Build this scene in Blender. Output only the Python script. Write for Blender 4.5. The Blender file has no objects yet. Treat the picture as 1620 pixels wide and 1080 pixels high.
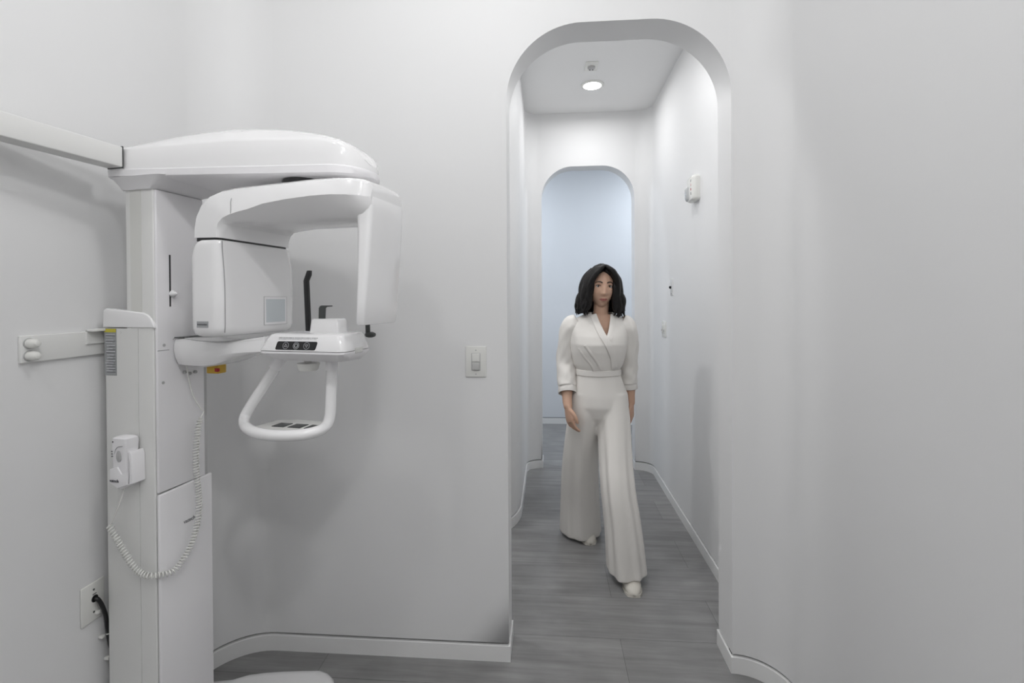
import bpy, bmesh, math, random
from mathutils import Vector, Matrix, noise
sc = bpy.context.scene
R_ = math.radians
# ------------------------------------------------------------ camera
F_PX, H_CAM = 770.0, 1.44
cam_d = bpy.data.cameras.new('camera'); cam = bpy.data.objects.new('camera', cam_d)
sc.collection.objects.link(cam); sc.camera = cam
psi, th, ro = R_(4.31), R_(0.45), R_(0.30)
fw = Vector((-math.sin(psi)*math.cos(th), math.cos(psi)*math.cos(th), -math.sin(th)))
rt = Vector((math.cos(psi), math.sin(psi), 0)); up = rt.cross(fw)
rt2 = rt*math.cos(ro) - up*math.sin(ro); up2 = up*math.cos(ro) + rt*math.sin(ro)
m3 = Matrix((rt2, up2, -fw)).transposed()
cam.matrix_world = Matrix.Translation((0, 0, H_CAM)) @ m3.to_4x4()
cam_d.sensor_width = 36; cam_d.lens = F_PX/1620*36; cam_d.shift_y = -59/1620
cam_d.clip_start = 0.02; cam_d.clip_end = 50
# ------------------------------------------------------------ world, exposure
w = bpy.data.worlds.new('world'); sc.world = w; w.use_nodes = True
w.node_tree.nodes['Background'].inputs[0].default_value = (0.9, 0.95, 1, 1)
w.node_tree.nodes['Background'].inputs[1].default_value = 0.05
sc.view_settings.view_transform = 'Standard'; sc.view_settings.look = 'None'
sc.view_settings.gamma = 1; sc.view_settings.use_curve_mapping = False
sc.view_settings.exposure = 0.0
# ------------------------------------------------------------ lamps of the rooms and added unseen lamps (fixtures are built below)
CEIL = 3.03
ROOM_LAMPS = [(-0.65, 0.00), (0.35, -0.20), (-0.25, 0.95), (0.45, -1.00)]
# name, kind, position, power, colour, radius
LAMPS = [
    ('room_lamp', 'SPOT', (-0.65, 0.00), 13, (1, 1, 1), 0.06),
    ('room_lamp', 'SPOT', (0.35, -0.20), 34, (1, 1, 1), 0.08),
    ('room_lamp', 'SPOT', (-0.25, 0.95), 21, (1, 1, 1), 0.10),
    ('room_lamp', 'SPOT', (0.45, -1.00), 10, (1, 1, 1), 0.10),
    ('corridor_lamp', 'SPOT', (0.329, 3.646), 1.2, (1, 1, 1), 0.06),
    ('corridor_lamp', 'AREA', (0.329, 3.646), 4.4, (1, 1, 1), 0.07),
    ('corridor_lamp', 'AREA', (0.330, 2.420), 4.6, (1, 1, 1), 0.07),  # added lamp hidden behind the near arch, evens the corridor light
    ('added_far_room_lamp', 'AREA', (1.45, 4.95), 16, (0.88, 0.94, 1.0), 0.07),  # added out-of-view lamp giving the far room its cool light
    ('added_far_room_lamp', 'AREA', (-0.80, 4.95), 14, (0.88, 0.94, 1.0), 0.07),  # second added far lamp, balances the first across the far wall
    ('added_passage_lamp', 'AREA', (-0.95, 2.45), 9, (1, 1, 1), 0.07),  # added unseen fill lamp, brightens the corridor from the side passage
]
#HOOK
for nm, kd, (lx, ly), pw, lc, lr in LAMPS:
    ld = bpy.data.lights.new(nm, kd); ld.energy = pw; ld.color = lc
    if kd == 'SPOT':
        ld.shadow_soft_size = lr; ld.spot_size = R_(178); ld.spot_blend = 0.08
    else:
        ld.shape = 'DISK'; ld.size = lr*2
    lo = bpy.data.objects.new(nm, ld); lo.location = (lx, ly, CEIL-0.045); sc.collection.objects.link(lo)

# ------------------------------------------------------------ materials
MATS = {}
def mat(name, col, rough=0.5, spec=0.5, metal=0.0, coat=0.0, bump=0.0, bscale=200, vary=0.0, emit=None, es=1.0, alpha=None, trans=0.0, sss=0.0):
    if name in MATS: return MATS[name]
    m = bpy.data.materials.new(name); m.use_nodes = True; nt = m.node_tree
    b = nt.nodes['Principled BSDF']
    b.inputs['Base Color'].default_value = (*col, 1); b.inputs['Roughness'].default_value = rough
    b.inputs['Metallic'].default_value = metal; b.inputs['Specular IOR Level'].default_value = spec
    b.inputs['Coat Weight'].default_value = coat; b.inputs['Coat Roughness'].default_value = 0.05
    b.inputs['Transmission Weight'].default_value = trans
    b.inputs['Subsurface Weight'].default_value = sss
    if sss: b.inputs['Subsurface Radius'].default_value = (0.01, 0.004, 0.002)
    if emit:
        b.inputs['Emission Color'].default_value = (*emit, 1); b.inputs['Emission Strength'].default_value = es
    if bump or vary:
        tc = nt.nodes.new('ShaderNodeTexCoord'); n = nt.nodes.new('ShaderNodeTexNoise')
        n.inputs['Scale'].default_value = bscale; n.inputs['Detail'].default_value = 4
        nt.links.new(tc.outputs['Object'], n.inputs['Vector'])
        if bump:
            bp = nt.nodes.new('ShaderNodeBump'); bp.inputs['Strength'].default_value = bump; bp.inputs['Distance'].default_value = 0.001
            nt.links.new(n.outputs['Fac'], bp.inputs['Height']); nt.links.new(bp.outputs['Normal'], b.inputs['Normal'])
        if vary:
            r = nt.nodes.new('ShaderNodeMapRange'); r.inputs['To Min'].default_value = 1-vary; r.inputs['To Max'].default_value = 1+vary
            mx = nt.nodes.new('ShaderNodeMix'); mx.data_type = 'RGBA'; mx.blend_type = 'MULTIPLY'; mx.inputs['Factor'].default_value = 1
            nt.links.new(n.outputs['Fac'], r.inputs['Value']); mx.inputs['A'].default_value = (*col, 1)
            nt.links.new(r.outputs['Result'], mx.inputs['B']); nt.links.new(mx.outputs['Result'], b.inputs['Base Color'])
    MATS[name] = m; return m
WALL = mat('wall_paint', (0.83, 0.83, 0.832), 0.55, 0.35, bump=0.08, bscale=260)
COOLLIT_WALL = mat('cool_light_tinted_wall', (0.76, 0.785, 0.82), 0.55, 0.35, bump=0.08, bscale=260)  # white wall with the far room's cool light tinted into its colour
CEILM = mat('ceiling_paint', (0.88, 0.88, 0.88), 0.8, 0.2, bump=0.08, bscale=300)
BASE = mat('skirting_paint', (0.86, 0.86, 0.855), 0.35, 0.5, bump=0.03, bscale=100)
GAP = mat('shadow_gap', (0.10, 0.10, 0.10), 0.9, 0.1, bump=0.05)
GLOSS = mat('glossy_white_plastic', (0.90, 0.895, 0.90), 0.16, 0.5, coat=0.4, bump=0.01, bscale=60)
SATIN = mat('satin_white_plastic', (0.88, 0.87, 0.885), 0.38, 0.5, bump=0.02, bscale=400)
ALU = mat('painted_aluminium', (0.80, 0.80, 0.785), 0.42, 0.5, bump=0.02, bscale=300)
WARM = mat('warm_white_plastic', (0.80, 0.80, 0.77), 0.25, 0.5, bump=0.01, bscale=200)
GREYP = mat('light_grey_plastic', (0.48, 0.48, 0.48), 0.35, 0.5, bump=0.02)
DARK = mat('dark_grey_plastic', (0.055, 0.06, 0.058), 0.4, 0.5, bump=0.03)
BLACK = mat('black_plastic', (0.008, 0.008, 0.009), 0.3, 0.5, bump=0.02)
SEAM = mat('seam_shadow', (0.25, 0.25, 0.25), 0.8, 0.2, bump=0.02)
SILVER = mat('silver_edge', (0.6, 0.6, 0.62), 0.25, 0.5, metal=0.9, bump=0.01)
YEL = mat('yellow_plastic', (0.62, 0.38, 0.03), 0.4, bump=0.02)
YLAB = mat('yellow_print', (0.62, 0.55, 0.06), 0.5, bump=0.02)
RED = mat('red_plastic', (0.45, 0.01, 0.02), 0.4, bump=0.02)
LABEL = mat('grey_label', (0.36, 0.37, 0.38), 0.5, bump=0.02)
INK = mat('dark_print', (0.13, 0.13, 0.14), 0.6, bump=0.02)
INKL = mat('light_print', (0.62, 0.63, 0.65), 0.6, bump=0.02)
PANE = mat('blueish_label_film', (0.60, 0.645, 0.67), 0.3, 0.5, bump=0.02)
LENS = mat('clear_strobe_lens', (0.75, 0.77, 0.78), 0.08, 0.5, trans=0.4, bump=0.02)
LAMPM = mat('lamp_diffuser', (1, 1, 1), 0.5, emit=(1, 1, 1), es=6.0)
SKIN = mat('skin', (0.58, 0.37, 0.27), 0.5, 0.4, sss=0.08, bump=0.05, bscale=400, vary=0.03)
LIPS = mat('lips', (0.36, 0.13, 0.11), 0.45, bump=0.02)
HAIR = mat('black_hair', (0.008, 0.007, 0.007), 0.5, 0.3, bump=0.6, bscale=90)
CLOTH = mat('white_crepe', (0.80, 0.775, 0.74), 0.75, 0.2, bump=0.10, bscale=500)
SHOE = mat('cream_leather', (0.66, 0.63, 0.57), 0.45, bump=0.05)
EYEW = mat('eye_white', (0.6, 0.58, 0.56), 0.2, bump=0.01)
EYEB = mat('dark_brown_iris', (0.02, 0.012, 0.008), 0.15, bump=0.01)

def floor_mat():
    m = bpy.data.materials.new('grey_concrete_look_plank_floor'); m.use_nodes = True; nt = m.node_tree; b = nt.nodes['Principled BSDF']
    N = nt.nodes.new; L = nt.links.new
    tc = N('ShaderNodeTexCoord'); mp = N('ShaderNodeMapping'); L(tc.outputs['Object'], mp.inputs['Vector'])
    mp.inputs['Location'].default_value = (0.46, -0.055, 0)
    br = N('ShaderNodeTexBrick'); L(mp.outputs['Vector'], br.inputs['Vector'])
    br.offset = 0.37; br.inputs['Scale'].default_value = 1.0
    br.inputs['Brick Width'].default_value = 1.2; br.inputs['Row Height'].default_value = 0.29
    br.inputs['Mortar Size'].default_value = 0.0012; br.inputs['Mortar Smooth'].default_value = 0.4; br.inputs['Bias'].default_value = 0
    br.inputs['Color1'].default_value = (0.225, 0.223, 0.223, 1); br.inputs['Color2'].default_value = (0.275, 0.272, 0.27, 1)
    br.inputs['Mortar'].default_value = (0.12, 0.12, 0.12, 1)
    m2 = N('ShaderNodeMapping'); m2.inputs['Scale'].default_value = (2.2, 26, 1); L(tc.outputs['Object'], m2.inputs['Vector'])
    n1 = N('ShaderNodeTexNoise'); n1.inputs['Scale'].default_value = 1.0; n1.inputs['Detail'].default_value = 7; n1.inputs['Roughness'].default_value = 0.62
    L(m2.outputs['Vector'], n1.inputs['Vector'])
    n2 = N('ShaderNodeTexNoise'); n2.inputs['Scale'].default_value = 5.0; n2.inputs['Detail'].default_value = 8; L(tc.outputs['Object'], n2.inputs['Vector'])
    r1 = N('ShaderNodeMapRange'); r1.inputs['From Min'].default_value = 0.3; r1.inputs['From Max'].default_value = 0.7
    r1.inputs['To Min'].default_value = 0.80; r1.inputs['To Max'].default_value = 1.22; L(n1.outputs['Fac'], r1.inputs['Value'])
    r2 = N('ShaderNodeMapRange'); r2.inputs['From Min'].default_value = 0.3; r2.inputs['From Max'].default_value = 0.7
    r2.inputs['To Min'].default_value = 0.88; r2.inputs['To Max'].default_value = 1.12; L(n2.outputs['Fac'], r2.inputs['Value'])
    mu = N('ShaderNodeMath'); mu.operation = 'MULTIPLY'; L(r1.outputs['Result'], mu.inputs[0]); L(r2.outputs['Result'], mu.inputs[1])
    mx = N('ShaderNodeMix'); mx.data_type = 'RGBA'; mx.blend_type = 'MULTIPLY'; mx.inputs['Factor'].default_value = 1
    L(br.outputs['Color'], mx.inputs['A']); L(mu.outputs[0], mx.inputs['B']); L(mx.outputs['Result'], b.inputs['Base Color'])
    b.inputs['Roughness'].default_value = 0.42; b.inputs['Specular IOR Level'].default_value = 0.45
    bp = N('ShaderNodeBump'); bp.inputs['Strength'].default_value = 0.15; bp.inputs['Distance'].default_value = 0.002
    L(n1.outputs['Fac'], bp.inputs['Height']); L(bp.outputs['Normal'], b.inputs['Normal'])
    return m
FLOOR = floor_mat()

# ------------------------------------------------------------ helpers
def obj(name, bm, m, parent=None, smooth=True, angle=35, kind=None):
    me = bpy.data.meshes.new(name)
    bmesh.ops.remove_doubles(bm, verts=bm.verts, dist=1e-6)
    bmesh.ops.recalc_face_normals(bm, faces=bm.faces)
    bm.to_mesh(me); bm.free()
    me.materials.append(m)
    if smooth:
        for p in me.polygons: p.use_smooth = True
        me.set_sharp_from_angle(angle=R_(angle))
    o = bpy.data.objects.new(name, me); sc.collection.objects.link(o)
    if parent: o.parent = parent
    if kind: o['kind'] = kind
    return o
def thing(name, label, cat, loc=(0, 0, 0), rotz=0, group=None):
    o = bpy.data.objects.new(name, None); sc.collection.objects.link(o); o.empty_display_size = 0.05
    o.location = loc; o.rotation_euler = (0, 0, rotz); o['label'] = label; o['category'] = cat
    if group: o['group'] = group
    return o
def NB(): return bmesh.new()
def box(bm, x0, x1, y0, y1, z0, z1, bev=0.0, seg=3):
    vs = [bm.verts.new((x, y, z)) for x in (x0, x1) for y in (y0, y1) for z in (z0, z1)]
    fs = [bm.faces.new([vs[i] for i in f]) for f in ((0, 1, 3, 2), (4, 6, 7, 5), (0, 4, 5, 1), (2, 3, 7, 6), (0, 2, 6, 4), (1, 5, 7, 3))]
    if bev > 0:
        es = list({e for f in fs for e in f.edges})
        bmesh.ops.bevel(bm, geom=es, offset=bev, segments=seg, profile=0.5, affect='EDGES', clamp_overlap=True)
    return bm
def loft(bm, rings, closed=True, cap=True):
    rows = [[bm.verts.new(p) for p in r] for r in rings]; n = len(rows[0])
    for a, b in zip(rows, rows[1:]):
        for i in range(n if closed else n-1):
            j = (i+1) % n
            try: bm.faces.new((a[i], a[j], b[j], b[i]))
            except ValueError: pass
    if cap and closed:
        bm.faces.new(rows[0]); bm.faces.new(rows[-1])
    return bm
def crom(pts, n):
    pts = [Vector(p) for p in pts]; P = [pts[0]*2-pts[1]]+pts+[pts[-1]*2-pts[-2]]; out = []
    for i in range(1, len(P)-2):
        for k in range(n):
            t = k/n; a, b, c, d = P[i-1:i+3]
            out.append(0.5*((2*b)+(c-a)*t+(2*a-5*b+4*c-d)*t*t+(3*b-a-3*c+d)*t**3))
    out.append(pts[-1]); return out
def tube(bm, pts, r, n=12, cap=True):
    pts = [Vector(p) for p in pts]; N_ = len(pts)
    rr = r if isinstance(r, (list, tuple)) else [r]*N_
    t0 = (pts[1]-pts[0]).normalized(); a = Vector((0, 0, 1)) if abs(t0.z) < 0.9 else Vector((1, 0, 0))
    nrm = (a-t0*a.dot(t0)).normalized(); rings = []
    for i, p in enumerate(pts):
        t = (pts[min(i+1, N_-1)]-pts[max(i-1, 0)]).normalized()
        nrm = (nrm-t*nrm.dot(t)).normalized(); bn = t.cross(nrm)
        rings.append([p+(nrm*math.cos(2*math.pi*k/n)+bn*math.sin(2*math.pi*k/n))*rr[i] for k in range(n)])
    return loft(bm, rings, cap=cap)
def rrect(x0, x1, y0, y1, r, n=6):
    """rounded rectangle, counter-clockwise from the right side"""
    rs = r if isinstance(r, (list, tuple)) else (r,)*4   # (x1,y1),(x0,y1),(x0,y0),(x1,y0)
    out = []
    for (cx, cy, a0, q) in ((x1-rs[0], y1-rs[0], 0, rs[0]), (x0+rs[1], y1-rs[1], 90, rs[1]), (x0+rs[2], y0+rs[2], 180, rs[2]), (x1-rs[3], y0+rs[3], 270, rs[3])):
        for k in range(n+1):
            a = R_(a0+90*k/n); out.append((cx+q*math.cos(a), cy+q*math.sin(a)))
    return out
def prism(bm, outline, z0, z1, bev=0.0, seg=2):
    a = [bm.verts.new((x, y, z0)) for x, y in outline]; b = [bm.verts.new((x, y, z1)) for x, y in outline]
    n = len(a); f0 = bm.faces.new(a[::-1]); f1 = bm.faces.new(b)
    for i in range(n): bm.faces.new((a[i], a[(i+1) % n], b[(i+1) % n], b[i]))
    if bev > 0:
        es = list(set(f0.edges) | set(f1.edges))
        bmesh.ops.bevel(bm, geom=es, offset=bev, segments=seg, profile=0.5, affect='EDGES', clamp_overlap=True)
    return bm
def lathe(bm, prof, c=(0, 0, 0), axis='Z', n=28):
    rings = []
    for r, h in prof:
        ring = []
        for k in range(n):
            a = 2*math.pi*k/n; p = (r*math.cos(a), r*math.sin(a), h)
            if axis == 'X': p = (h, p[0], p[1])
            if axis == 'Y': p = (p[0], h, p[1])
            ring.append(Vector(p)+Vector(c))
        rings.append(ring)
    return loft(bm, rings)
def text(name, s, size, m, parent, loc, rot, extr=0.0004, align='CENTER', sx=1.0):
    c = bpy.data.curves.new(name, 'FONT'); c.body = s; c.size = size; c.extrude = extr; c.align_x = align; c.align_y = 'CENTER'
    t = bpy.data.objects.new(name, c); sc.collection.objects.link(t)
    dg = bpy.context.evaluated_depsgraph_get(); me = bpy.data.meshes.new_from_object(t.evaluated_get(dg))
    bpy.data.objects.remove(t); me.materials.clear(); me.materials.append(m)
    o = bpy.data.objects.new(name, me); sc.collection.objects.link(o); o.parent = parent
    o.location = loc; o.rotation_euler = rot; o.scale = (sx, 1, 1)
    return o

# ------------------------------------------------------------ setting
YW, YB, YE, YE2, YF = 1.925, 2.075, 4.18, 4.33, 5.69     # arch wall front/back, corridor end wall, far wall
XL, XR, XCL = -1.345, 0.860, -0.192
def arc(cx, cy, r, a0, a1, n=12):
    return [(cx+r*math.cos(R_(a0+(a1-a0)*k/n)), cy+r*math.sin(R_(a0+(a1-a0)*k/n))) for k in range(n+1)]
BZ0, BZ1 = 0.064, 0.0725
# floor and ceiling
bm = NB(); box(bm, -1.6, 2.6, -1.75, 5.8, -0.06, 0); obj('floor', bm, FLOOR, kind='structure', smooth=False)
bm = NB(); box(bm, -1.6, 2.6, -1.75, 5.8, CEIL, CEIL+0.08); obj('ceiling', bm, CEILM, kind='structure', smooth=False)

def arch_wall(name, x0, x1, ya, yb, al, ar, ztop, r, m=WALL, zbase=BZ1):
    """wall slab between ya and yb from x0 to x1 with an arched opening al..ar"""
    zs = [zbase, 0.6, 1.2, 1.8, ztop-r]; n = 20
    prof = [(al, z) for z in zs]
    prof += [(al+r-r*math.cos(R_(90*k/n)), ztop-r+r*math.sin(R_(90*k/n))) for k in range(1, n+1)]
    prof_r = [(ar-(x-al), z) for x, z in prof]
    bm = NB()
    top_pts = [(x, z) for x, z in prof if z >= ztop-r-1e-6] + [(x, z) for x, z in prof_r[::-1] if z >= ztop-r-1e-6]
    def split(a, b, step):
        k = max(1, int(math.ceil(abs(b-a)/step))); return [a+(b-a)*q/k for q in range(k+1)]
    zlow = split(zbase, ztop-r, 0.25); zhigh = split(ztop-r, CEIL, 0.25)
    for y in (ya, yb):
        for xa, xb in ((x0, al), (ar, x1)):          # side panels, full height
            xs = split(xa, xb, 0.25); zz = zlow + zhigh[1:]
            V = [[bm.verts.new((x, y, z)) for x in xs] for z in zz]
            for q in range(len(zz)-1):
                for p in range(len(xs)-1): bm.faces.new((V[q][p], V[q][p+1], V[q+1][p+1], V[q+1][p]))
        cols = [[bm.verts.new((x, y, z+(CEIL-z)*q/3)) for q in range(4)] for x, z in top_pts]
        for a_, b_ in zip(cols, cols[1:]):
            for q in range(3): bm.faces.new((a_[q], b_[q], b_[q+1], a_[q+1]))
    full = prof+prof_r[::-1]
    A = [bm.verts.new((x, ya, z)) for x, z in full]; B = [bm.verts.new((x, yb, z)) for x, z in full]
    for i in range(len(full)-1): bm.faces.new((A[i], A[i+1], B[i+1], B[i]))
    for xx in (x0, x1):
        q = [bm.verts.new(p) for p in ((xx, ya, zbase), (xx, yb, zbase), (xx, yb, CEIL), (xx, ya, CEIL))]; bm.faces.new(q)
    return obj(name, bm, m, kind='structure', angle=25)
AL, AR = -0.164, 0.700
arch_wall('wall_front', -1.5, XR+0.02, YW, YB, AL, AR, 2.525, 0.30)
arch_wall('wall_end', -1.5, 2.5, YE, YE2, -0.058, 0.725, 2.578, 0.27)
# inside shadow-gap core and skirting of the two arch walls
bm = NB(); box(bm, XL+0.2, AL-0.012, YW+0.012, YB-0.012, 0, BZ1+0.01); obj('trim_front', bm, GAP, kind='structure', smooth=False)
bm = NB(); box(bm, AR+0.012, AR+0.03, YW+0.012, YB-0.012, 0, BZ1+0.01); obj('trim_front_right', bm, GAP, kind='structure', smooth=False)
def base_poly(name, path):          # skirting board bar around a path, normal to the left of travel
    P = [Vector((x, y, 0)) for x, y in path]; rings = []
    for i, p in enumerate(P):
        t1 = (P[i]-P[i-1]).normalized() if i else (P[1]-P[0]).normalized()
        t2 = (P[i+1]-P[i]).normalized() if i < len(P)-1 else t1
        n1 = Vector((-t1.y, t1.x, 0)); n2 = Vector((-t2.y, t2.x, 0)); n = (n1+n2).normalized(); k = 1/max(0.3, n.dot(n1))
        rings.append([p+n*k*d+Vector((0, 0, z)) for d, z in ((0.006, 0), (0.006, BZ0-0.0015), (0.0045, BZ0), (-0.012, BZ0), (-0.012, 0))])
    bm = NB(); loft(bm, rings); return obj(name, bm, BASE, kind='structure', angle=30)
base_poly('baseboard_front', [(AL, YB), (AL, YW)] + [(-0.6, YW)] + arc(XL+0.22, YW-0.22, 0.22, 90, 180, 14)[0:] + [(XL, -1.6)] if False else
          ([(XL, -1.6)] + arc(XL+0.22, YW-0.22, 0.22, 180, 90, 16) + [(AL, YW), (AL, YB), (-1.5, YB)])[::-1])
base_poly('baseboard_right', [(XR, -1.6)] + arc(XR-0.16, YW-0.16, 0.16, 0, 90, 14) + [(AR, YB), (XR, YB)] + arc(XR-0.13, YE-0.13, 0.13, 0, 90, 12) + [(0.725, YE), (0.725, YE2), (2.5, YE2)])
base_poly('baseboard_left', ([(-1.5, 2.78)] + arc(-0.692, 3.28, 0.5, -90, 0, 16) + arc(XCL+0.12, YE-0.12, 0.12, 180, 90, 12) + [(-0.058, YE), (-0.058, YE2), (-1.5, YE2)])[::-1])

def wall_only(name, path, flip=False, m=WALL, thick=0.04):
    P = [Vector((*path[0], 0))]; rings = []; gr = []
    for x, y in path[1:]:
        q = Vector((x, y, 0)); k = max(1, int((q-P[-1]).length/0.25)); o_ = P[-1].copy()
        P += [o_.lerp(q, i/k) for i in range(1, k+1)]
    for i, p in enumerate(P):
        t = (P[min(i+1, len(P)-1)]-P[max(i-1, 0)]).normalized(); n = Vector((-t.y, t.x, 0))
        if flip: n = -n
        rings.append([p+Vector((0, 0, BZ1+(CEIL-BZ1)*q/16)) for q in range(17)] + [p-n*thick+Vector((0, 0, CEIL)), p-n*thick+Vector((0, 0, BZ1))])
        gr.append([p-n*0.012+Vector((0, 0, 0)), p-n*0.012+Vector((0, 0, BZ1)), p-n*thick+Vector((0, 0, BZ1)), p-n*thick])
    bm = NB(); loft(bm, rings); obj(name, bm, m, kind='structure', angle=30)
    bm = NB(); loft(bm, gr); obj(name.replace('wall', 'trim'), bm, GAP, kind='structure', angle=30)
wall_only('wall_left', [(XL, -1.6)] + arc(XL+0.22, YW-0.22, 0.22, 180, 90, 24), flip=True)
wall_only('wall_right', [(XR, -1.6)] + arc(XR-0.16, YW-0.16, 0.16, 0, 90, 20))
wall_only('wall_corridor_right', [(XR, YB-0.05)] + arc(XR-0.13, YE-0.13, 0.13, 0, 90, 16))
wall_only('wall_corridor_left', [(-1.5, 2.78)] + arc(-0.692, 3.28, 0.5, -90, 0, 24) + arc(XCL+0.12, YE-0.12, 0.12, 180, 90, 16), flip=True)
wall_only('wall_passage', [(-1.5, YB), (-1.5, 2.78)], flip=True)
wall_only('wall_back', [(XR, -1.6), (XL, -1.6)], flip=True)
wall_only('wall_far', [(2.5, YF), (-1.5, YF)], m=COOLLIT_WALL)
wall_only('wall_far_left', [(-1.5, YE2), (-1.5, YF)], flip=True, m=COOLLIT_WALL)
wall_only('wall_far_right', [(2.5, YE2), (2.5, YF)], m=COOLLIT_WALL)
base_poly('baseboard_far', [(2.5, YF), (-1.5, YF)])

# ------------------------------------------------------------ x-ray machine (local axes: u towards the patient, v into the depth)
YAW = R_(-9.6)
M = thing('dental_xray_machine', 'tall white panoramic dental x-ray machine with overhead arm beside the left wall', 'x-ray machine', (-1.132, 1.319, 0), YAW)
# fixed lower column: extruded aluminium with shallow grooves on the near face
def groove_outline(u0, u1, v0, v1, gs, r=0.006, gw=0.0012, gd=0.0015):
    o = [(u1, v1), (u0, v1)]
    o += [(u0+r-r*math.sin(R_(a)), v0+r-r*math.cos(R_(a))) for a in (90, 60, 30, 0)]
    for g in gs: o += [(g-gw, v0), (g-gw, v0+gd), (g+gw, v0+gd), (g+gw, v0)]
    o += [(u1-r+r*math.sin(R_(a)), v0+r-r*math.cos(R_(a))) for a in (0, 30, 60, 90)]
    return o
bm = NB(); prism(bm, groove_outline(-0.187, -0.004, 0.0, 0.176, (-0.060,)), 0.03, 1.364); obj('lower_column', bm, ALU, M, angle=20)
bm = NB(); prism(bm, groove_outline(-0.104, -0.001, 0.0, 0.160, (-0.083, -0.0445)), 1.364, 1.768); col = obj('upper_column', bm, ALU, M, angle=20)
bm = NB(); box(bm, -0.0435, -0.0845, 0.0002, -0.0006, 1.40, 1.766); obj('rail_strip', bm, mat('rail_paint', (0.72, 0.72, 0.69), 0.45, bump=0.02, bscale=300), col, smooth=False)
bm = NB(); box(bm, -0.004, -0.001, 0.1625, 0.1755, 0.88, 1.345); obj('column_shade_strip', bm, GREYP, M, smooth=False)  # grey strip standing in for the shade on the recessed column edge
# sloped cap on the lower column
prof = [(-0.189, 1.366), (-0.189, 1.412), (-0.186, 1.419), (-0.178, 1.423), (-0.10, 1.416), (-0.037, 1.410), (-0.020, 1.404), (-0.008, 1.393), (0.002, 1.376), (0.003, 1.366)]
def side_loft(bm, prof, v0, v1, r=0.006, n=4):
    """extrude an outline in (u,z) along v, with rounded rims"""
    cu = sum(p[0] for p in prof)/len(prof); cz = sum(p[1] for p in prof)/len(prof); rings = []
    P = [Vector((p[0], p[1])) for p in prof]; N_ = len(P)
    area = sum(P[i].x*P[(i+1) % N_].y-P[(i+1) % N_].x*P[i].y for i in range(N_))
    nr = []
    for i in range(N_):
        a = (P[i]-P[i-1]).normalized(); b = (P[(i+1) % N_]-P[i]).normalized(); t = (a+b)
        t = t.normalized() if t.length > 1e-6 else a
        nv = Vector((t.y, -t.x)) * (1 if area > 0 else -1); nr.append(nv)
    for s, v in ((1, v0), (-1, v1)):
        seq = range(n+1) if s == 1 else range(n, -1, -1)
        for k in seq:
            a = R_(90*k/n); ins = r*(1-math.sin(a)); dv = r*(1-math.cos(a))
            rings.append([(P[i].x-nr[i].x*ins, v+s*dv, P[i].y-nr[i].y*ins) for i in range(N_)])
    return loft(bm, rings)
bm = NB(); side_loft(bm, prof, -0.004, 0.03, 0.005); side_loft(bm, [(-0.187, 1.364), (-0.187, 1.40), (-0.106, 1.40), (-0.106, 1.364)], 0.03, 0.176, 0.004)
obj('column_cap', bm, GLOSS, M, angle=30)
# carriage front panel (moving) and bottom cover on the +u face
bm = NB(); box(bm, -0.003, 0.006, 0.003, 0.161, 0.887, 1.765, 0.003); fp = obj('front_panel', bm, SATIN, M)
bm = NB(); box(bm, 0.0055, 0.0066, 0.004, 0.040, 1.2985, 1.3000); obj('panel_joint', bm, SEAM, fp, smooth=False)
bm = NB(); side_loft(bm, [(0.0055, 1.427), (0.0067, 1.427), (0.0067, 1.580), (0.0055, 1.580)], 0.0425, 0.0475, 0.0005); obj('slot', bm, BLACK, fp, smooth=False)
bm = NB(); lathe(bm, [(0.010, 0.006), (0.0098, 0.010), (0.005, 0.019), (0.002, 0.024)], (0, 0.052, 1.465), 'X', 16); obj('slider_knob', bm, GLOSS, fp)
for v, z in ((0.024, 1.314), (0.020, 1.205)):
    bm = NB(); lathe(bm, [(0.0045, 0.006), (0.0045, 0.0068), (0.0032, 0.0070)], (0, v, z), 'X', 16); obj('plug', bm, GREYP, fp)
for v, z in ((0.088, 1.226), (0.105, 1.220), (0.125, 1.222)):
    bm = NB(); lathe(bm, [(0.005, 0.006), (0.005, 0.012), (0.0035, 0.014)], (0, v, z), 'X', 14); obj('cable_clip', bm, GREYP, fp)
bm = NB(); box(bm, 0.0, 0.010, 0.001, 0.183, 0.02, 0.882, 0.004)
for v in bm.verts:
    if v.co.z > 0.8: v.co.z += 0.006*(v.co.y/0.18)
lc = obj('lower_cover', bm, SATIN, M)
text('logo', 'vatech', 0.017, INK, lc, (0.0104, 0.098, 0.771), (R_(90), 0, R_(90)), sx=0.9)
# warning label on the near face
bm = NB(); box(bm, -0.186, -0.141, -0.0012, 0.0, 1.224, 1.3625); lb = obj('warning_label', bm, LABEL, M, smooth=False)
lb['label'] = 'grey warning label with a yellow header'
bm = NB(); box(bm, -0.1855, -0.1415, -0.0020, -0.001, 1.352, 1.3622); hd = obj('label_header', bm, YLAB, lb, smooth=False)
rnd = random.Random(4)
bm = NB(); bm2 = NB(); z = 1.346
while z > 1.232:
    a = -0.183+rnd.random()*0.008; b_ = -0.144-rnd.random()*0.012
    box(bm, a, b_, -0.0018, -0.001, z-0.0022, z)
    if rnd.random() < 0.6: box(bm2, a+0.012*rnd.random(), -0.144, -0.0018, -0.001, z-0.0052, z-0.0035)
    z -= 0.0068+0.003*rnd.random()
obj('label_print', bm, INKL, lb, smooth=False); obj('label_dark_print', bm2, INK, lb, smooth=False)
bm = NB(); lathe(bm, [(0.0045, 0.0), (0.0045, -0.0012), (0.003, -0.0014)], (-0.128, 0, 1.352), 'Y', 16); obj('screw_cap', bm, ALU, M)

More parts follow.
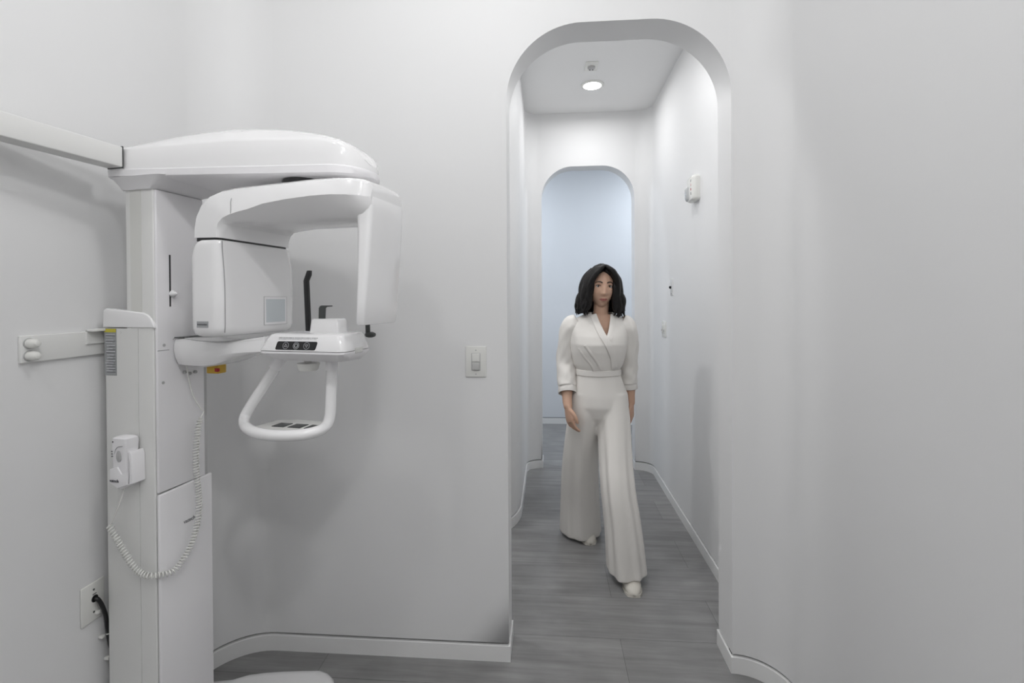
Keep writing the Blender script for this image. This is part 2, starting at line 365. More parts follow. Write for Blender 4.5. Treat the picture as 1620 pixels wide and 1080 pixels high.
# floor plate with splayed feet
pl = [(-0.18, 0.35), (-0.103, 0.38), (-0.06, 0.415), (-0.005, 0.44), (0.06, 0.462), (0.13, 0.482), (0.19, 0.497), (0.222, 0.49), (0.245, 0.476), (0.262, 0.455), (0.262, 0.44), (0.24, 0.425), (0.19, 0.40), (0.14, 0.34), (0.11, 0.25), (0.10, 0.16)]
pl2 = pl + [(u, 0.18-v) for u, v in pl[::-1]]
bm = NB(); a = [(u, v, 0.0) for u, v in pl2]; c0 = Vector((0.03, 0.09, 0))
def shrink(k, z): return [((Vector((u, v, 0))-c0)*k+c0+Vector((0, 0, z))) for u, v in pl2]
loft(bm, [shrink(1.0, 0.002), shrink(1.01, 0.012), shrink(1.012, 0.028), shrink(0.985, 0.042), shrink(0.955, 0.050), shrink(0.90, 0.0515)])
obj('base_plate', bm, GLOSS, M, angle=50)

# head (top housing): lower tray and upper cover, lofted along u
def head_half(u):
    """near and far v of the head outline"""
    t = (u+0.14)/0.77; near = -0.034+0.066*max(0, t); far = 0.262-0.040*max(0, t)
    e = 0.0
    for (uu, sgn) in ((0.632, 1), (-0.142, -1)):
        d = (uu-u)*sgn; rr = 0.085 if sgn == 1 else 0.03
        if d < rr: q = max(0.0, 1-(1-d/rr)**2); e = max(e, rr*(1-math.sqrt(q)) * (1.0 if sgn == 1 else 0.8))
    return near+e, far-e
def interp(tab, u):
    for (a, b) in zip(tab, tab[1:]):
        if u <= b[0]: t = max(0, (u-a[0])/(b[0]-a[0])); t = t*t*(3-2*t) if len(a) > 2 and a[2] else t; return a[1]+(b[1]-a[1])*t
    return tab[-1][1]
zlb = [(-0.14, 1.800), (0.55, 1.780), (0.60, 1.779), (0.635, 1.788)]
zlt = [(-0.14, 1.821), (0.55, 1.803), (0.60, 1.801), (0.635, 1.797)]
zfa = [(-0.08, 1.884), (0.0, 1.887), (0.25, 1.891), (0.45, 1.884), (0.53, 1.878), (0.575, 1.868), (0.61, 1.846), (0.632, 1.81)]
zcr = [(-0.08, 1.908), (0.0, 1.930), (0.10, 1.944), (0.20, 1.948), (0.33, 1.940), (0.42, 1.926), (0.50, 1.907), (0.55, 1.890), (0.59, 1.866), (0.615, 1.842), (0.632, 1.81)]
us = [-0.142, -0.138, -0.128, -0.115, -0.09, -0.04, 0.05, 0.15, 0.25, 0.35, 0.45, 0.52, 0.55, 0.57, 0.59, 0.605, 0.617, 0.625, 0.630, 0.632]
rings = []
for u in us:
    a, b = head_half(u); z0, z1 = interp(zlb, u), interp(zlt, u); m_ = (a+b)/2
    k = 0.006
    rings.append([(u, a+k*1.2, z1+0.004), (u, a, z1-0.001), (u, a+0.001, z0+0.003), (u, a+0.007, z0), (u, a+(m_-a)*0.35, z0-0.003), (u, m_, z0-0.004), (u, b-(b-m_)*0.35, z0-0.003), (u, b-0.007, z0), (u, b-0.001, z0+0.003), (u, b, z1-0.001), (u, b-k*1.2, z1+0.004)])
bm = NB(); loft(bm, rings); tray = obj('head_tray', bm, SATIN, M, angle=40)
us2 = [-0.080, -0.078, -0.05, 0.0, 0.05, 0.1, 0.15, 0.2, 0.25, 0.3, 0.35, 0.4, 0.45, 0.49, 0.52, 0.545, 0.565, 0.58, 0.594, 0.606, 0.615, 0.622, 0.627, 0.629]
rings = []
for u in us2:
    a, b = head_half(min(u+0.002, 0.6315)); a = max(a, -0.032); a += 0.005; b -= 0.005; zb = interp(zlt, u)+0.0005; zf = max(interp(zfa, u), zb+0.004); zc = max(interp(zcr, u), zf+0.003); W = b-a
    r = min(0.010, (zf-zb)*0.4)
    pts = [(a, zb), (a-0.0015, zb+(zf-zb)*0.4), (a+0.001, zf-r), (a+0.003, zf-r*0.3), (a+0.009, zf+0.002)]
    for t in (0.10, 0.2, 0.32, 0.42): pts.append((a+W*t, zf+0.002+(zc-zf)*math.sin(t/0.5*math.pi/2)**0.8))
    pts.append(((a+b)/2, zc))
    full = pts+[(a+b-p[0], p[1]) for p in pts[-2::-1]]
    rings.append([(u, v, z) for v, z in full])
bm = NB(); loft(bm, rings); tc_ = obj('head_cover', bm, GLOSS, M, angle=50)
bm = NB(); lathe(bm, [(0.006, 0), (0.006, 0.003), (0.003, 0.004)], (0.27, 0.045, 1.917), 'Z', 12); obj('fixing_cap', bm, GREYP, tc_)
# plinth between head and column
bm = NB(); r0 = rrect(-0.112, 0.004, -0.006, 0.166, 0.012, 4); r1 = rrect(-0.138, 0.075, -0.028, 0.235, 0.035, 4); r2 = rrect(-0.122, 0.03, -0.014, 0.19, 0.02, 4)
loft(bm, [[(u, v, 1.766) for u, v in r0], [(u, v, 1.780) for u, v in r2], [(u, v, 1.799) for u, v in r1]]); obj('head_neck', bm, SATIN, M, angle=50)
# circular bearing under the head
bm = NB(); lathe(bm, [(0.045, 1.742), (0.060, 1.748), (0.062, 1.779)], (0.43, 0.10, 0)); obj('rotation_bearing', bm, BLACK, M)

# side beam running towards the camera (cephalometric arm stub)
bm = NB(); box(bm, -0.125, -0.070, -0.95, -0.030, 1.824, 1.882, 0.003); sb = obj('side_beam', bm, ALU, M)
bm = NB(); box(bm, -0.126, -0.0695, -0.031, -0.0285, 1.822, 1.884); obj('beam_gasket', bm, DARK, sb, smooth=False)

# C-arm: swept shell from the tube-head neck over the top
def arm_ring(Po, Pi, c, vn, vf, io, ii):
    Po, Pi = Vector(Po), Vector(Pi); D = Pi-Po
    near = [(0, vn+io), (0.02, vn+io*0.55), (0.10, vn+io*0.22), (c*0.55, vn+0.004), (c-0.03, vn+0.0005), (c, vn), (c+(1-c)*0.45, vn+ii*0.30), (c+(1-c)*0.85, vn+ii*0.70), (1, vn+ii)]
    far = [(s, vf-(v-vn)) for s, v in near[::-1]]
    mid = [(1.0, vn+ii+(vf-vn-2*ii)*t) for t in (0.33, 0.66)]
    top = [(-0.02, vf-io+(vn+io-vf+io)*t) for t in (0.33, 0.66)]
    return [(Po.x+D.x*s, v, Po.y+D.y*s) for s, v in near+mid+far+top]
st = [((0.176, 1.614), (0.272, 1.611), 0.90, -0.045, 0.236, 0.030, 0.016),
      ((0.177, 1.640), (0.274, 1.628), 0.89, -0.045, 0.237, 0.030, 0.018),
      ((0.183, 1.672), (0.283, 1.646), 0.87, -0.045, 0.238, 0.032, 0.022),
      ((0.198, 1.704), (0.300, 1.654), 0.84, -0.045, 0.238, 0.036, 0.030),
      ((0.225, 1.729), (0.325, 1.655), 0.80, -0.045, 0.238, 0.040, 0.040),
      ((0.262, 1.742), (0.350, 1.655), 0.76, -0.044, 0.238, 0.044, 0.052),
      ((0.310, 1.748), (0.380, 1.655), 0.72, -0.044, 0.237, 0.048, 0.062),
      ((0.380, 1.751), (0.425, 1.655), 0.60, -0.043, 0.232, 0.050, 0.072),
      ((0.460, 1.754), (0.485, 1.653), 0.52, -0.042, 0.225, 0.050, 0.076),
      ((0.540, 1.757), (0.550, 1.652), 0.48, -0.040, 0.216, 0.048, 0.074),
      ((0.600, 1.757), (0.604, 1.651), 0.46, -0.036, 0.208, 0.046, 0.064),
      ((0.640, 1.756), (0.641, 1.650), 0.46, -0.028, 0.202, 0.040, 0.050),
      ((0.668, 1.753), (0.668, 1.649), 0.46, -0.016, 0.195, 0.034, 0.034),
      ((0.684, 1.747), (0.684, 1.650), 0.45, -0.004, 0.189, 0.030, 0.026),
      ((0.6905, 1.735), (0.6905, 1.656), 0.38, 0.006, 0.184, 0.028, 0.022)]
bm = NB(); loft(bm, [arm_ring(*s) for s in st]); ca = obj('rotating_arm', bm, GLOSS, M, angle=28)
# panel seams on the arm
def poly_tube(name, pts, r, m, parent, n=6, k=6):
    bm = NB(); tube(bm, crom(pts, k) if k > 1 else pts, r, n); return obj(name, bm, m, parent)
poly_tube('seam', [(0.310, -0.0442, 1.672), (0.310, -0.0436, 1.690), (0.309, -0.0420, 1.706), (0.306, -0.030, 1.726), (0.303, -0.010, 1.742)], 0.0007, SEAM, ca)
# dark gap and tube head module
bm = NB(); r0 = rrect(0.184, 0.268, -0.038, 0.228, 0.015, 5); loft(bm, [[(u, v, z) for u, v in r0] for z in (1.604, 1.616)]); obj('swivel_gap', bm, BLACK, ca)
rings = []
for (z, ul, ur, vn, vf, rn) in ((1.345, 0.200, 0.236, -0.010, 0.225, 0.02), (1.3455, 0.186, 0.254, -0.026, 0.245, 0.022), (1.349, 0.176, 0.264, -0.036, 0.258, 0.024), (1.357, 0.169, 0.269, -0.042, 0.266, 0.026), (1.370, 0.166, 0.2715, -0.045, 0.270, 0.028), (1.45, 0.165, 0.2725, -0.045, 0.272, 0.028),
                            (1.54, 0.165, 0.2725, -0.045, 0.268, 0.028), (1.565, 0.166, 0.2725, -0.045, 0.262, 0.027), (1.580, 0.170, 0.272, -0.045, 0.256, 0.026), (1.593, 0.178, 0.272, -0.045, 0.250, 0.024), (1.602, 0.188, 0.271, -0.043, 0.246, 0.02), (1.6060, 0.196, 0.268, -0.040, 0.243, 0.018)):
    rings.append([(u, v, z) for u, v in rrect(ul, ur, vn, vf, (rn*1.6, rn*1.3, rn*1.1, rn), 7)])
bm = NB(); loft(bm, rings); th_ = obj('tube_head', bm, GLOSS, M, angle=45)
sp = [(0.2722-0.002, -0.0325, 1.604), (0.2735-0.002, -0.033, 1.58), (0.2722-0.0006, -0.030, 1.545), (0.2735-0.001, -0.027, 1.50), (0.2735-0.001, -0.026, 1.45), (0.2735-0.001, -0.026, 1.40), (0.2725-0.001, -0.026, 1.375), (0.268, -0.024, 1.357)]
poly_tube('seam', [(min(u, 0.2718), v, z) for u, v, z in sp], 0.0008, SEAM, th_)
bm = NB(); box(bm, 0.2722, 0.2730, 0.117, 0.212, 1.371, 1.4545, 0.0); fr = obj('collimator_window', bm, SATIN, th_, smooth=False)
bm = NB(); box(bm, 0.2724, 0.2736, 0.124, 0.205, 1.378, 1.4475); obj('window_film', bm, PANE, fr, smooth=False)
for q in ((0.1155, 0.1168, 1.371, 1.4555), (0.2122, 0.2134, 1.371, 1.4555), (0.1155, 0.2134, 1.4545, 1.4557), (0.1155, 0.2134, 1.3698, 1.371)):
    bm = NB(); box(bm, 0.2722, 0.2732, *q); obj('window_frame_edge', bm, GREYP, fr, smooth=False)
bm = NB(); box(bm, 0.199, 0.236, -0.0462, -0.0448, 1.371, 1.388); rl = obj('rating_label', bm, LABEL, th_, smooth=False)
bm = NB(); rnd = random.Random(2); x = 0.201
while x < 0.232:
    w_ = 0.0012+rnd.random()*0.002; box(bm, x, x+w_, -0.0466, -0.046, 1.3775, 1.3810+rnd.random()*0.0006); x += w_+0.0008
obj('label_print', bm, INK, rl, smooth=False)
# sensor module at the far end of the arm
rings = []
for (z, ul, ur, vn, vf, r) in ((1.3785, 0.664, 0.672, -0.006, 0.155, 0.003), (1.3795, 0.658, 0.677, -0.012, 0.161, 0.005), (1.385, 0.6565, 0.679, -0.015, 0.164, 0.007), (1.44, 0.656, 0.682, -0.012, 0.170, 0.009), (1.54, 0.654, 0.687, -0.005, 0.179, 0.012), (1.62, 0.650, 0.6905, 0.001, 0.184, 0.014), (1.66, 0.647, 0.6925, 0.004, 0.186, 0.014), (1.700, 0.645, 0.6925, 0.0045, 0.187, 0.014), (1.708, 0.648, 0.6915, 0.006, 0.185, 0.014)):
    rings.append([(u, v, z) for u, v in rrect(ul, ur, vn, vf, r, 6)])
bm = NB(); loft(bm, rings); sm = obj('sensor_module', bm, GLOSS, M, angle=45)
# dark knob bracket behind the sensor module
bm = NB(); tube(bm, crom([(0.664, 0.150, 1.40), (0.62, 0.180, 1.40), (0.575, 0.196, 1.398), (0.567, 0.198, 1.385), (0.567, 0.198, 1.343)], 6), 0.0072, 12)
lathe(bm, [(0.006, 1.331), (0.014, 1.334), (0.0165, 1.339), (0.015, 1.344), (0.007, 1.348)], (0.574, 0.200, 0)); obj('side_knob', bm, DARK, sm)

# chin support: cantilever bar, control box
def bar_ring(u, vn, vf, zt, zc, zb):
    return [(u, vn+0.014, zt), (u, vn+0.005, zt-0.004), (u, vn, (zt+zc)/2), (u, vn-0.001, zc), (u, vn+0.003, zc-(zc-zb)*0.45), (u, vn+0.012, zb+(zc-zb)*0.12), (u, vn+0.026, zb), (u, vf-0.026, zb), (u, vf-0.012, zb+(zc-zb)*0.12), (u, vf-0.003, zc-(zc-zb)*0.45), (u, vf+0.001, zc), (u, vf, (zt+zc)/2), (u, vf-0.005, zt-0.004), (u, vf-0.014, zt)]
B = [(0.006, 0.056, 0.150, 1.318, 1.300, 1.262), (0.011, 0.050, 0.154, 1.329, 1.299, 1.253), (0.020, 0.046, 0.156, 1.333, 1.298, 1.249), (0.05, 0.040, 0.157, 1.334, 1.297, 1.248), (0.09, 0.032, 0.157, 1.332, 1.295, 1.248), (0.13, 0.026, 0.156, 1.329, 1.293, 1.250),
     (0.17, 0.022, 0.155, 1.327, 1.292, 1.256), (0.20, 0.020, 0.154, 1.327, 1.292, 1.265), (0.23, 0.018, 0.153, 1.329, 1.294, 1.276), (0.27, 0.016, 0.152, 1.333, 1.298, 1.285), (0.31, 0.014, 0.152, 1.339, 1.301, 1.292), (0.36, 0.012, 0.152, 1.345, 1.304, 1.297)]
bm = NB(); loft(bm, [bar_ring(*b) for b in B]); cb = obj('support_arm', bm, GLOSS, M, angle=32)
poly_tube('seam', [(b[0], b[1]-0.0012, b[3]) for b in B[1:]], 0.0007, SEAM, cb, k=1)
bm = NB(); box(bm, 0.012, 0.05, 0.052, 0.150, 1.3335, 1.336); obj('arm_gap', bm, DARK, cb, smooth=False)
bm = NB(); box(bm, 0.085, 0.128, 0.092, 0.124, 1.224, 1.252, 0.003); es = obj('emergency_stop', bm, YEL, M); es['label'] = 'yellow emergency stop block'
bm = NB(); box(bm, 0.116, 0.1285, 0.0905, 0.099, 1.230, 1.241, 0.0015); obj('stop_button', bm, RED, es)
# control box
def slab(bm, lv):
    loft(bm, [[(u, v, z) for u, v in rrect(u0, u1, v0, v1, (min(r*3.2, (v1-v0)*0.45), r, r, r), 6)] for z, u0, u1, v0, v1, r in lv])
bm = NB(); slab(bm, [(1.308, 0.350, 0.612, 0.000, 0.172, 0.020), (1.311, 0.350, 0.612, 0.000, 0.172, 0.020), (1.345, 0.371, 0.600, 0.010, 0.165, 0.018), (1.351, 0.374, 0.597, 0.014, 0.162, 0.018), (1.3535, 0.382, 0.590, 0.022, 0.156, 0.016)])
bx = obj('control_box', bm, GLOSS, M, angle=45)
bm = NB(); slab(bm, [(1.277, 0.420, 0.580, 0.045, 0.135, 0.03), (1.279, 0.395, 0.596, 0.030, 0.150, 0.03), (1.288, 0.372, 0.606, 0.014, 0.164, 0.026), (1.301, 0.350, 0.612, 0.000, 0.172, 0.020), (1.3065, 0.350, 0.612, 0.000, 0.172, 0.020)])
obj('box_underside', bm, SATIN, bx, angle=45)
# sloped control strip on the near face of the box (plane through (z 1.311, v 0) and (z 1.345, v 0.010))
sl = math.atan2(0.010, 0.034)
def on_face(u, z, d=0.0006):      # a point on the sloped near face
    v = (z-1.311)*0.010/0.034; return (u, v-d*math.cos(sl), z+d*math.sin(sl))
def face_plate(bm, u0, u1, z0, z1, d, r=0.004, shear=0.0):
    o = rrect(u0, u1, z0, z1, r, 5)
    f = [on_face(u+shear*(z-z0), z, d) for u, z in o]; b = [on_face(u+shear*(z-z0), z, -0.001) for u, z in o]
    loft(bm, [b, f])
bm = NB(); face_plate(bm, 0.406, 0.529, 1.3115, 1.3335, 0.0008, 0.0045, 0.18); cp = obj('control_strip', bm, BLACK, bx, smooth=False)
def ring_on(bm, u, z, r0, r1, d, n=32):
    A = []
    for rr, dd in ((r0, 0.0), (r0, d), (r1, d), (r1, 0.0)):
        A.append([on_face(u+rr*math.cos(2*math.pi*k/n), z+rr*math.sin(2*math.pi*k/n), dd) for k in range(n)])
    loft(bm, A, cap=False)
for i, u in enumerate((0.4375, 0.4695, 0.5015)):
    bm = NB(); ring_on(bm, u, 1.3225, 0.0090, 0.0083, 0.0011)
    if i == 0: pts = [(u+0.0048*math.sin(2*math.pi*k/3), 1.3220+0.0048*math.cos(2*math.pi*k/3)) for k in range(4)]
    elif i == 1: pts = [(u+0.0042*math.cos(2*math.pi*k/12), 1.3225+0.0042*math.sin(2*math.pi*k/12)) for k in range(13)]
    else: pts = [(u+0.0048*math.sin(2*math.pi*k/3), 1.3230-0.0048*math.cos(2*math.pi*k/3)) for k in range(4)]
    for p, q in zip(pts, pts[1:]): tube(bm, [on_face(*p, 0.0010), on_face(*q, 0.0010)], 0.0005, 5)
    if i == 1: ring_on(bm, u, 1.3225, 0.0062, 0.0057, 0.0011)
    obj('touch_button', bm, INKL, bx if False else cp, smooth=False)
bm = NB(); rnd = random.Random(7)
for (z, h) in ((1.3418, 0.0018), (1.3385, 0.0010)):
    u = 0.412
    while u < 0.528:
        w_ = 0.001+rnd.random()*0.003
        c = [on_face(u, z, 0.0004), on_face(u+w_, z, 0.0004), on_face(u+w_, z+h, 0.0004), on_face(u, z+h, 0.0004)]
        bm.faces.new([bm.verts.new(p) for p in c]); u += w_+0.0008+0.001*rnd.random()
obj('box_print', bm, INK, bx, smooth=False)
bm = NB(); box(bm, 0.600, 0.6145, 0.055, 0.092, 1.300, 1.314, 0.002); obj('side_latch', bm, WARM, bx)
# chin block, chin blade, temple rod
bm = NB(); slab(bm, [(1.353, 0.462, 0.560, 0.060, 0.125, 0.012), (1.358, 0.463, 0.559, 0.061, 0.124, 0.012), (1.388, 0.466, 0.556, 0.063, 0.122, 0.012), (1.392, 0.470, 0.552, 0.067, 0.118, 0.010)])
obj('chin_block', bm, GLOSS, bx, angle=50)
pr = [(0.490, 1.389), (0.4925, 1.420), (0.495, 1.426), (0.501, 1.4285), (0.528, 1.428), (0.528, 1.4255), (0.503, 1.4255), (0.4985, 1.4225), (0.4965, 1.418), (0.494, 1.389)]
bm = NB(); side_loft(bm, [(0.486, 1.389), (0.487, 1.421), (0.491, 1.427), (0.496, 1.4285), (0.529, 1.4285), (0.529, 1.4255), (0.512, 1.4245), (0.508, 1.421), (0.506, 1.389)], 0.075, 0.079, 0.0008); obj('chin_blade', bm, DARK, bx)
bm = NB(); side_loft(bm, [(0.4405, 1.353), (0.4345, 1.498), (0.4375, 1.506), (0.4465, 1.527), (0.4550, 1.527), (0.4545, 1.514), (0.4465, 1.498), (0.4525, 1.353)], 0.080, 0.092, 0.0012); obj('forehead_rod', bm, BLACK, bx)
bm = NB(); box(bm, 0.4380, 0.4570, 0.074, 0.098, 1.352, 1.3575, 0.002); obj('rod_collar', bm, SILVER, bx)
# knob under the box
bm = NB(); lathe(bm, [(0.010, 1.278), (0.010, 1.268), (0.030, 1.2675), (0.031, 1.264), (0.027, 1.250), (0.024, 1.247)], (0.452, 0.075, 0)); obj('under_knob', bm, WARM, bx)
# handle frame
lp = [(0.350, 0.092, 1.284), (0.335, 0.091, 1.255), (0.295, 0.086, 1.195), (0.252, 0.078, 1.130), (0.243, 0.070, 1.105), (0.262, 0.048, 1.091), (0.300, 0.020, 1.087), (0.350, -0.004, 1.086), (0.412, -0.016, 1.086), (0.470, -0.006, 1.087), (0.506, 0.022, 1.089), (0.520, 0.050, 1.097), (0.524, 0.068, 1.120), (0.522, 0.078, 1.180), (0.520, 0.085, 1.240), (0.519, 0.088, 1.284)]
bm = NB(); tube(bm, crom(lp, 8), 0.0150, 20); hb = obj('handle_bar', bm, GLOSS, M)
bm = NB(); tube(bm, [(0.352, 0.0925, 1.286), (0.330, 0.0905, 1.248)], 0.0166, 20); obj('handle_collar', bm, SATIN, hb)
bm = NB(); tube(bm, [(0.519, 0.088, 1.286), (0.520, 0.0865, 1.248)], 0.0164, 20); obj('handle_collar', bm, SATIN, hb)
bm = NB(); prism(bm, [(0.285, 0.050), (0.300, 0.140), (0.350, 0.158), (0.470, 0.150), (0.492, 0.120), (0.503, 0.060), (0.47, 0.012), (0.42, 0.0), (0.35, 0.010)], 1.074, 1.084, 0.002); sh = obj('handle_tray', bm, WARM, hb)
for u in (0.335, 0.388, 0.441):
    bm = NB(); box(bm, u, u+0.040, 0.068, 0.108, 1.0835, 1.0855, 0.0005); obj('tray_pad', bm, DARK, sh)

# handset holder (part of the machine)
bm = NB(); side_loft(bm, [(-0.120, 0.925), (-0.118, 0.962), (-0.113, 0.962), (-0.112, 0.93), (-0.084, 0.915), (-0.048, 0.926), (-0.047, 0.985), (-0.052, 1.016), (-0.044, 1.018), (-0.038, 1.005), (-0.037, 0.928), (-0.080, 0.908)], -0.040, -0.001, 0.0015)
hh = obj('handset_holder', bm, SATIN, M, angle=30)
bm = NB(); side_loft(bm, [(-0.112, 0.925), (-0.084, 0.913), (-0.050, 0.925), (-0.048, 0.960), (-0.070, 0.953), (-0.085, 0.972), (-0.112, 0.965)], -0.045, -0.040, 0.001); obj('holder_lip', bm, SATIN, hh, angle=30)
# exposure handset, own thing, resting in the holder
HS = thing('exposure_handset', 'white exposure hand switch with oval button, sitting in the cradle on the machine column', 'hand switch', (-1.132, 1.319, 0), YAW)
rings = []
for z, a, b, v0, v1 in ((0.918, -0.106, -0.056, -0.036, -0.010), (0.922, -0.110, -0.053, -0.038, -0.006), (0.97, -0.112, -0.055, -0.0395, -0.005), (1.02, -0.110, -0.052, -0.043, -0.005), (1.045, -0.106, -0.049, -0.046, -0.006), (1.054, -0.103, -0.049, -0.046, -0.009), (1.058, -0.096, -0.054, -0.042, -0.014)):
    rings.append([(u, v, z) for u, v in rrect(a, b, v0, v1, 0.008, 5)])
bm = NB(); loft(bm, rings); hbdy = obj('handset_body', bm, SATIN, HS, angle=40)
bm = NB(); n = 24
loft(bm, [[(-0.081+0.0085*math.cos(2*math.pi*k/n)*s, v, 1.003+0.0165*math.sin(2*math.pi*k/n)*s) for k in range(n)] for s, v in ((1, -0.040), (1, -0.0435), (0.85, -0.0447))]); obj('exposure_button', bm, GREYP, hbdy)
bm = NB(); tube(bm, crom([(-0.098, -0.0415, 1.008), (-0.091, -0.0438, 1.022), (-0.080, -0.0455, 1.031), (-0.064, -0.0458, 1.034)], 5), 0.0009, 6); obj('printed_arc', bm, GREYP, hbdy)
bm = NB(); lathe(bm, [(0.0022, -0.044), (0.0022, -0.0465)], (-0.098, 0, 1.044), 'Y', 12); obj('status_light', bm, BLACK, hbdy)
bm = NB()
for z in (1.000, 1.007, 1.014):
    box(bm, -0.1085, -0.1035, -0.0432, -0.040, z, z+0.0025)
obj('symbol_print', bm, INK, hbdy, smooth=False)
text('logo', 'vatech', 0.0125, INK, HS, (-0.095, -0.0455, 0.933), (R_(90), 0, 0), extr=0.001)
# coiled cord: straight lead, coil, straight lead
cord = [(-0.088, -0.022, 0.920), (-0.090, -0.024, 0.895), (-0.098, -0.030, 0.860), (-0.120, -0.034, 0.812), (-0.134, -0.034, 0.796)]
coil = [(-0.134, -0.032, 0.796), (-0.113, -0.032, 0.768), (-0.085, -0.030, 0.728), (-0.058, -0.030, 0.696), (-0.030, -0.026, 0.670), (0.004, -0.018, 0.660), (0.030, 0.020, 0.654), (0.034, 0.052, 0.672), (0.034, 0.082, 0.705), (0.033, 0.102, 0.750), (0.032, 0.112, 0.800), (0.031, 0.112, 0.850), (0.030, 0.105, 0.925), (0.030, 0.106, 0.985), (0.030, 0.112, 1.040), (0.030, 0.122, 1.078)]
cord2 = [(0.030, 0.122, 1.078), (0.030, 0.134, 1.096), (0.028, 0.124, 1.110), (0.024, 0.100, 1.160), (0.021, 0.088, 1.222), (0.018, 0.086, 1.250)]
bm = NB(); tube(bm, crom(cord, 6), 0.0022, 8); obj('cord_lead', bm, WARM, HS)
path = crom(coil, 24); L = [0]
for a, b in zip(path, path[1:]): L.append(L[-1]+(b-a).length)
def at_len(s):
    import bisect
    i = min(max(bisect.bisect(L, s)-1, 0), len(path)-2); t = (s-L[i])/max(1e-9, L[i+1]-L[i]); return path[i].lerp(path[i+1], min(t, 1)), (path[i+1]-path[i]).normalized()
pitch = 0.0085; turns = int(L[-1]/pitch); hel = []; nrm = Vector((0, 1, 0))
for k in range(turns*12+1):
    s = L[-1]*k/(turns*12); p, t = at_len(s); nrm = (nrm-t*nrm.dot(t)).normalized(); bn = t.cross(nrm); a = 2*math.pi*k/12
    hel.append(p+(nrm*math.cos(a)+bn*math.sin(a))*0.0072)
bm = NB(); tube(bm, hel, 0.0021, 6); obj('coiled_cord', bm, WARM, HS)
bm = NB(); tube(bm, crom(cord2, 6), 0.0020, 8); obj('cord_lead', bm, WARM, HS)

# ------------------------------------------------------------ wall bracket on the left wall
WB = thing('wall_bracket', 'white steel mounting plate with two round bolt caps on the left wall', 'bracket', (XL, 1.14, 1.32))
bm = NB(); box(bm, 0.0, 0.009, -0.003, 0.36, -0.034, 0.036, 0.002); obj('bracket_plate', bm, ALU, WB)
bm = NB(); box(bm, 0.009, 0.035, 0.17, 0.30, 0.036, 0.043, 0.001); box(bm, 0.009, 0.014, 0.17, 0.30, 0.0, 0.040); obj('bracket_shelf', bm, ALU, WB)
for z in (0.0155, -0.0165):
    bm = NB(); lathe(bm, [(0.0142, 0.009), (0.0142, 0.0105)], (0, 0.016, z), 'X'); obj('washer', bm, GREYP, WB)
    bm = NB(); lathe(bm, [(0.0118, 0.010), (0.0125, 0.018), (0.012, 0.024), (0.0105, 0.031), (0.0075, 0.036), (0.003, 0.038)], (0, 0.016, z), 'X'); obj('bolt_cap', bm, WARM, WB)

# power outlet and cable
OP = thing('cable_outlet', 'white wall plate with cable hole low on the left wall beside the column', 'outlet', (XL, 1.325, 0.56))
bm = NB(); box(bm, 0.0, 0.006, -0.034, 0.040, -0.056, 0.057, 0.003); op = obj('cover_plate', bm, WARM, OP)
for z in (0.036, -0.030):
    bm = NB(); lathe(bm, [(0.0030, 0.006), (0.0030, 0.0068), (0.0018, 0.0070)], (0, 0.004, z), 'X', 12); obj('plate_screw', bm, DARK, OP)
bm = NB(); lathe(bm, [(0.0105, 0.0058), (0.0105, 0.0066)], (0, 0.007, 0.008), 'X', 20); obj('cable_hole', bm, BLACK, OP)
bm = NB(); box(bm, 0.0055, 0.0068, 0.000, 0.012, 0.021, 0.0235); obj('plate_print', bm, INK, OP, smooth=False)
PC = thing('power_cable', 'black power cable hanging from the wall plate down behind the column', 'cable', (XL, 1.325, 0.56))
bm = NB(); tube(bm, crom([(0.004, 0.007, 0.008), (0.014, 0.009, 0.004), (0.018, 0.018, -0.020), (0.018, 0.030, -0.060), (0.017, 0.036, -0.105), (0.017, 0.042, -0.145), (0.016, 0.053, -0.185), (0.016, 0.060, -0.230), (0.016, 0.064, -0.30), (0.016, 0.066, -0.45), (0.02, 0.067, -0.556)], 8), 0.0056, 12); obj('cable', bm, BLACK, PC)
for (y, z) in ((0.022, -0.032), (0.0365, -0.115), (0.0545, -0.192)):
    bm = NB(); lathe(bm, [(0.0052, -0.0015), (0.0058, 0), (0.0052, 0.0015)], (0.018, y, z), 'Z', 16); box(bm, 0.001, 0.015, y-0.016, y-0.006, z-0.007, z+0.001, 0.001); obj('cable_tie', bm, WARM, PC)

# ------------------------------------------------------------ light switch on the arch wall
LS = thing('light_switch', 'white rectangular occupancy-sensor light switch left of the near archway', 'switch', (-0.290, YW, 1.1965))
bm = NB(); box(bm, -0.042, 0.042, -0.006, 0.0, -0.0615, 0.0615, 0.003); obj('switch_plate', bm, WARM, LS)
bm = NB(); box(bm, -0.0180, 0.0180, -0.0072, -0.005, -0.0350, 0.0345, 0.0008); obj('switch_well', bm, GREYP, LS)
bm = NB(); box(bm, -0.0155, 0.0155, -0.0115, -0.005, 0.0000, 0.0325, 0.0015); obj('switch_paddle', bm, WARM, LS)
bm = NB(); box(bm, -0.0155, 0.0155, -0.0135, -0.005, -0.0330, -0.0020, 0.003); obj('sensor_lens', bm, mat('sensor_lens', (0.55, 0.55, 0.54), 0.3, bump=0.02), LS)
for z in (0.046, -0.049):
    bm = NB(); lathe(bm, [(0.0028, -0.005), (0.0028, -0.0066), (0.0015, -0.0068)], (0, 0, z), 'Y', 12); obj('plate_screw', bm, GREYP, LS)

